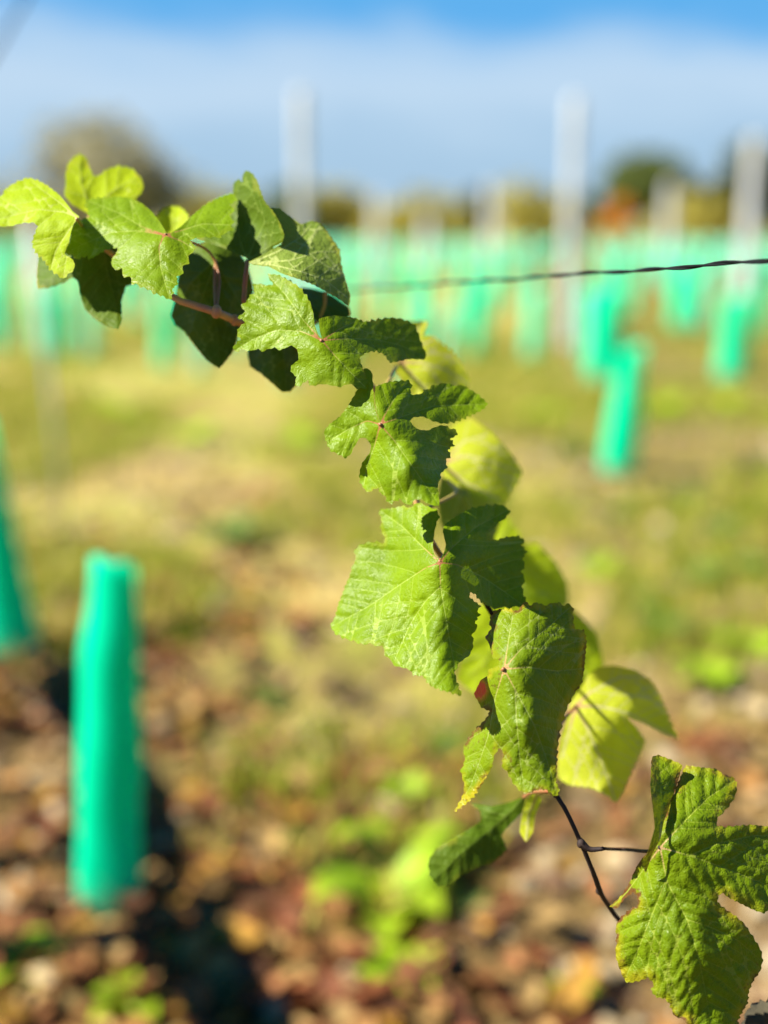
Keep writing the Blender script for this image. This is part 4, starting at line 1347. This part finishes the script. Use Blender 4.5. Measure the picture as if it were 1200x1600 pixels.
# --- fifth leaf with the red spot
L(Z5, [(470, 50), (488, 66), (500, 64), (520, 54), (545, 68), (560, 64), (600, 54), (625, 66), (650, 60), (666, 76), (668, 110), (670, 150), (684, 168), (710, 165), (722, 210), (718, 260), (712, 330), (700, 390), (670, 430), (640, 490), (620, 560), (605, 640), (600, 720), (598, 790), (612, 822), (596, 847), (560, 822), (530, 815), (500, 830), (480, 837), (450, 825), (420, 790), (400, 750), (375, 725), (380, 690), (380, 660), (365, 650), (345, 680), (335, 730), (300, 790), (260, 850), (220, 885), (178, 912), (208, 860), (218, 840), (222, 800), (208, 740), (226, 700), (218, 650), (240, 610), (270, 570), (310, 530), (326, 500), (290, 482), (280, 460), (262, 430), (290, 372), (322, 352), (320, 330), (360, 312), (362, 290), (340, 285), (326, 230), (308, 195), (332, 165), (324, 130), (345, 88), (400, 80), (440, 90)],
  [[(385, 328), (430, 410), (510, 560), (560, 700), (600, 835)], [(385, 328), (480, 320), (600, 335), (705, 325)], [(385, 328), (450, 250), (560, 160), (655, 75)], [(385, 328), (350, 440), (320, 600), (250, 800), (188, 902)], [(385, 328), (400, 230), (420, 110)], [(430, 410), (435, 520), (450, 700), (470, 825)]],
  [(385, 328, 0), (470, 55, 26), (650, 62, 34), (718, 230, 30), (700, 380, 32), (600, 300, 15), (620, 560, 18), (600, 840, -14), (500, 560, -10), (470, 830, -10), (380, 670, 0), (180, 910, 16), (220, 750, 20), (270, 570, 22), (265, 430, 26), (330, 600, 6), (350, 440, 5), (310, 200, 26), (420, 110, 20), (440, 220, 6)],
  0.735, 'leaf_old', label='fifth leaf with yellow frayed edge and a red spot', teeth=4.0, curl=1.5, spots=[(282, 412, 13)], pet=[(787, 1045, .735), (776, 1060, .76), (818, 1110, .795)])
# --- blurred pale leaf on the right
L(Z5, [(672, 440), (655, 470), (640, 540), (612, 620), (605, 680), (606, 770), (650, 800), (740, 812), (800, 840), (840, 872), (870, 830), (900, 760), (940, 680), (962, 620), (930, 570), (885, 522), (960, 552), (1040, 592), (1098, 612), (1078, 570), (1050, 500), (1020, 430), (980, 370), (920, 330), (830, 313), (770, 320), (730, 350), (700, 400)],
  [[(676, 478), (720, 560), (780, 700), (838, 860)], [(676, 478), (780, 480), (900, 510), (1085, 605)], [(676, 478), (740, 420), (860, 360), (960, 360)], [(676, 478), (650, 580), (620, 690)]],
  [(676, 478, 0), (838, 868, -14), (608, 720, 10), (950, 640, 10), (1095, 610, 16), (980, 370, 26), (770, 320, 24), (780, 620, -10), (900, 500, -4)],
  0.868, 'leaf_pale', label='pale yellow-green leaf out of focus, right of the fifth leaf', pet=[(899, 1103, .868), (885, 1120, .845), (850, 1160, .81), (842, 1190, .785)], flip=True, groove=-0.6)
# --- lower hanging leaf
L(ID, [(822, 1243), (800, 1252), (768, 1260), (735, 1255), (750, 1268), (752, 1282), (732, 1296), (705, 1312), (682, 1325), (669, 1346), (671, 1368), (684, 1386), (702, 1384), (722, 1368), (745, 1356), (770, 1348), (792, 1328), (784, 1304), (800, 1286), (815, 1270)],
  [[(818, 1246), (780, 1285), (730, 1325), (680, 1372)], [(790, 1275), (765, 1268), (745, 1262)], [(765, 1297), (780, 1318), (786, 1334)]],
  [(818, 1246, 0), (680, 1375, -4), (735, 1256, 16), (790, 1330, 10), (740, 1318, 0)],
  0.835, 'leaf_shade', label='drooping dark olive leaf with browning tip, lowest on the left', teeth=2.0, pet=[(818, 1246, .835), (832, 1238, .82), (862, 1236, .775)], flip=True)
L(ID, [(838, 1236), (822, 1250), (815, 1275), (812, 1300), (822, 1316), (833, 1300), (836, 1275), (846, 1250)],
  [[(840, 1240), (826, 1275), (822, 1312)]], [(840, 1240, 0), (822, 1315, -6), (815, 1275, 6), (838, 1270, 8)],
  0.83, 'leaf_pale', label='small pale curled leaf by the dark cane', teeth=0.5, pet=[(840, 1240, .83), (852, 1238, .80), (866, 1240, .77)], pet_mat='petiole_green', flip=True)
# --- rough leaf at lower right
rough = L(Z6, [(812, 142), (832, 138), (870, 145), (920, 150), (960, 155), (990, 178), (1045, 198), (1056, 240), (1045, 290), (1000, 350), (958, 392), (966, 420), (1000, 425), (1060, 420), (1130, 416), (1200, 425), (1262, 445), (1310, 490), (1330, 560), (1300, 640), (1320, 700), (1270, 760), (1225, 790), (1186, 832), (1130, 815), (1060, 780), (1010, 755), (986, 735), (968, 750), (965, 780), (1000, 810), (1050, 845), (1090, 880), (1130, 940), (1166, 1000), (1176, 1050), (1165, 1100), (1130, 1150), (1110, 1200), (1106, 1250), (1082, 1290), (1062, 1330), (1055, 1390), (1000, 1440), (960, 1470), (900, 1450), (840, 1400), (810, 1332), (760, 1312), (740, 1260), (715, 1230), (680, 1226), (652, 1195), (664, 1160), (640, 1135), (590, 1150), (540, 1157), (520, 1130), (500, 1080), (484, 1020), (490, 960), (486, 890), (510, 850), (550, 815), (592, 790), (586, 750), (570, 733), (530, 760), (495, 808), (458, 800), (510, 750), (550, 690), (580, 620), (612, 570), (645, 540), (672, 460), (700, 400), (730, 340), (760, 260), (790, 190)],
  [[(694, 522), (730, 690), (820, 860), (880, 1060), (950, 1440)], [(694, 522), (830, 560), (1000, 620), (1150, 680), (1290, 740)], [(694, 522), (800, 410), (920, 290), (1040, 210)], [(830, 560), (980, 500), (1120, 470), (1260, 460)], [(720, 680), (660, 830), (600, 980), (530, 1140)], [(694, 522), (620, 620), (540, 730), (470, 800)], [(820, 860), (940, 900), (1060, 960), (1165, 1050)]],
  [(694, 522, 0), (830, 142, 34), (1045, 205, 34), (960, 390, 10), (1310, 560, 26), (1186, 830, 4), (1000, 600, 4), (968, 760, -2), (1170, 1040, 10), (1060, 1330, 4), (950, 1450, -6), (680, 1226, -2), (520, 1130, 12), (486, 940, 14), (590, 780, 8), (460, 802, 30), (600, 600, 12), (820, 860, -8), (880, 1080, -10), (800, 280, 18)],
  0.735, 'leaf_rough', label='rough quilted leaf with browning edges at lower right', teeth=3.6, wave=1.6, groove=0.9, quilt_mm=1.6, curl=1.5, pet=[(1031, 1324, .735), (1015, 1330, .758), (985, 1328, .80), (955, 1327, .80), (943, 1326, .76)], pet_r=(0.0012, 0.001), pet_mat='cane')
L(Z6, [(655, 102), (685, 88), (740, 108), (798, 136), (775, 220), (745, 310), (712, 400), (696, 480), (655, 560), (628, 640), (612, 600), (640, 530), (668, 430), (660, 340), (648, 240)],
  [[(690, 500), (700, 380), (700, 240), (690, 100)], [(690, 500), (740, 330), (780, 180)]],
  [(690, 500, 6), (685, 90, 40), (798, 136, 38), (650, 300, 10), (628, 640, 10), (740, 320, 26)],
  0.724, 'leaf_rough', name='folded_lobe', parent=rough, label='basal lobe folded up on the left', teeth=1.2, quilt_mm=0.6)
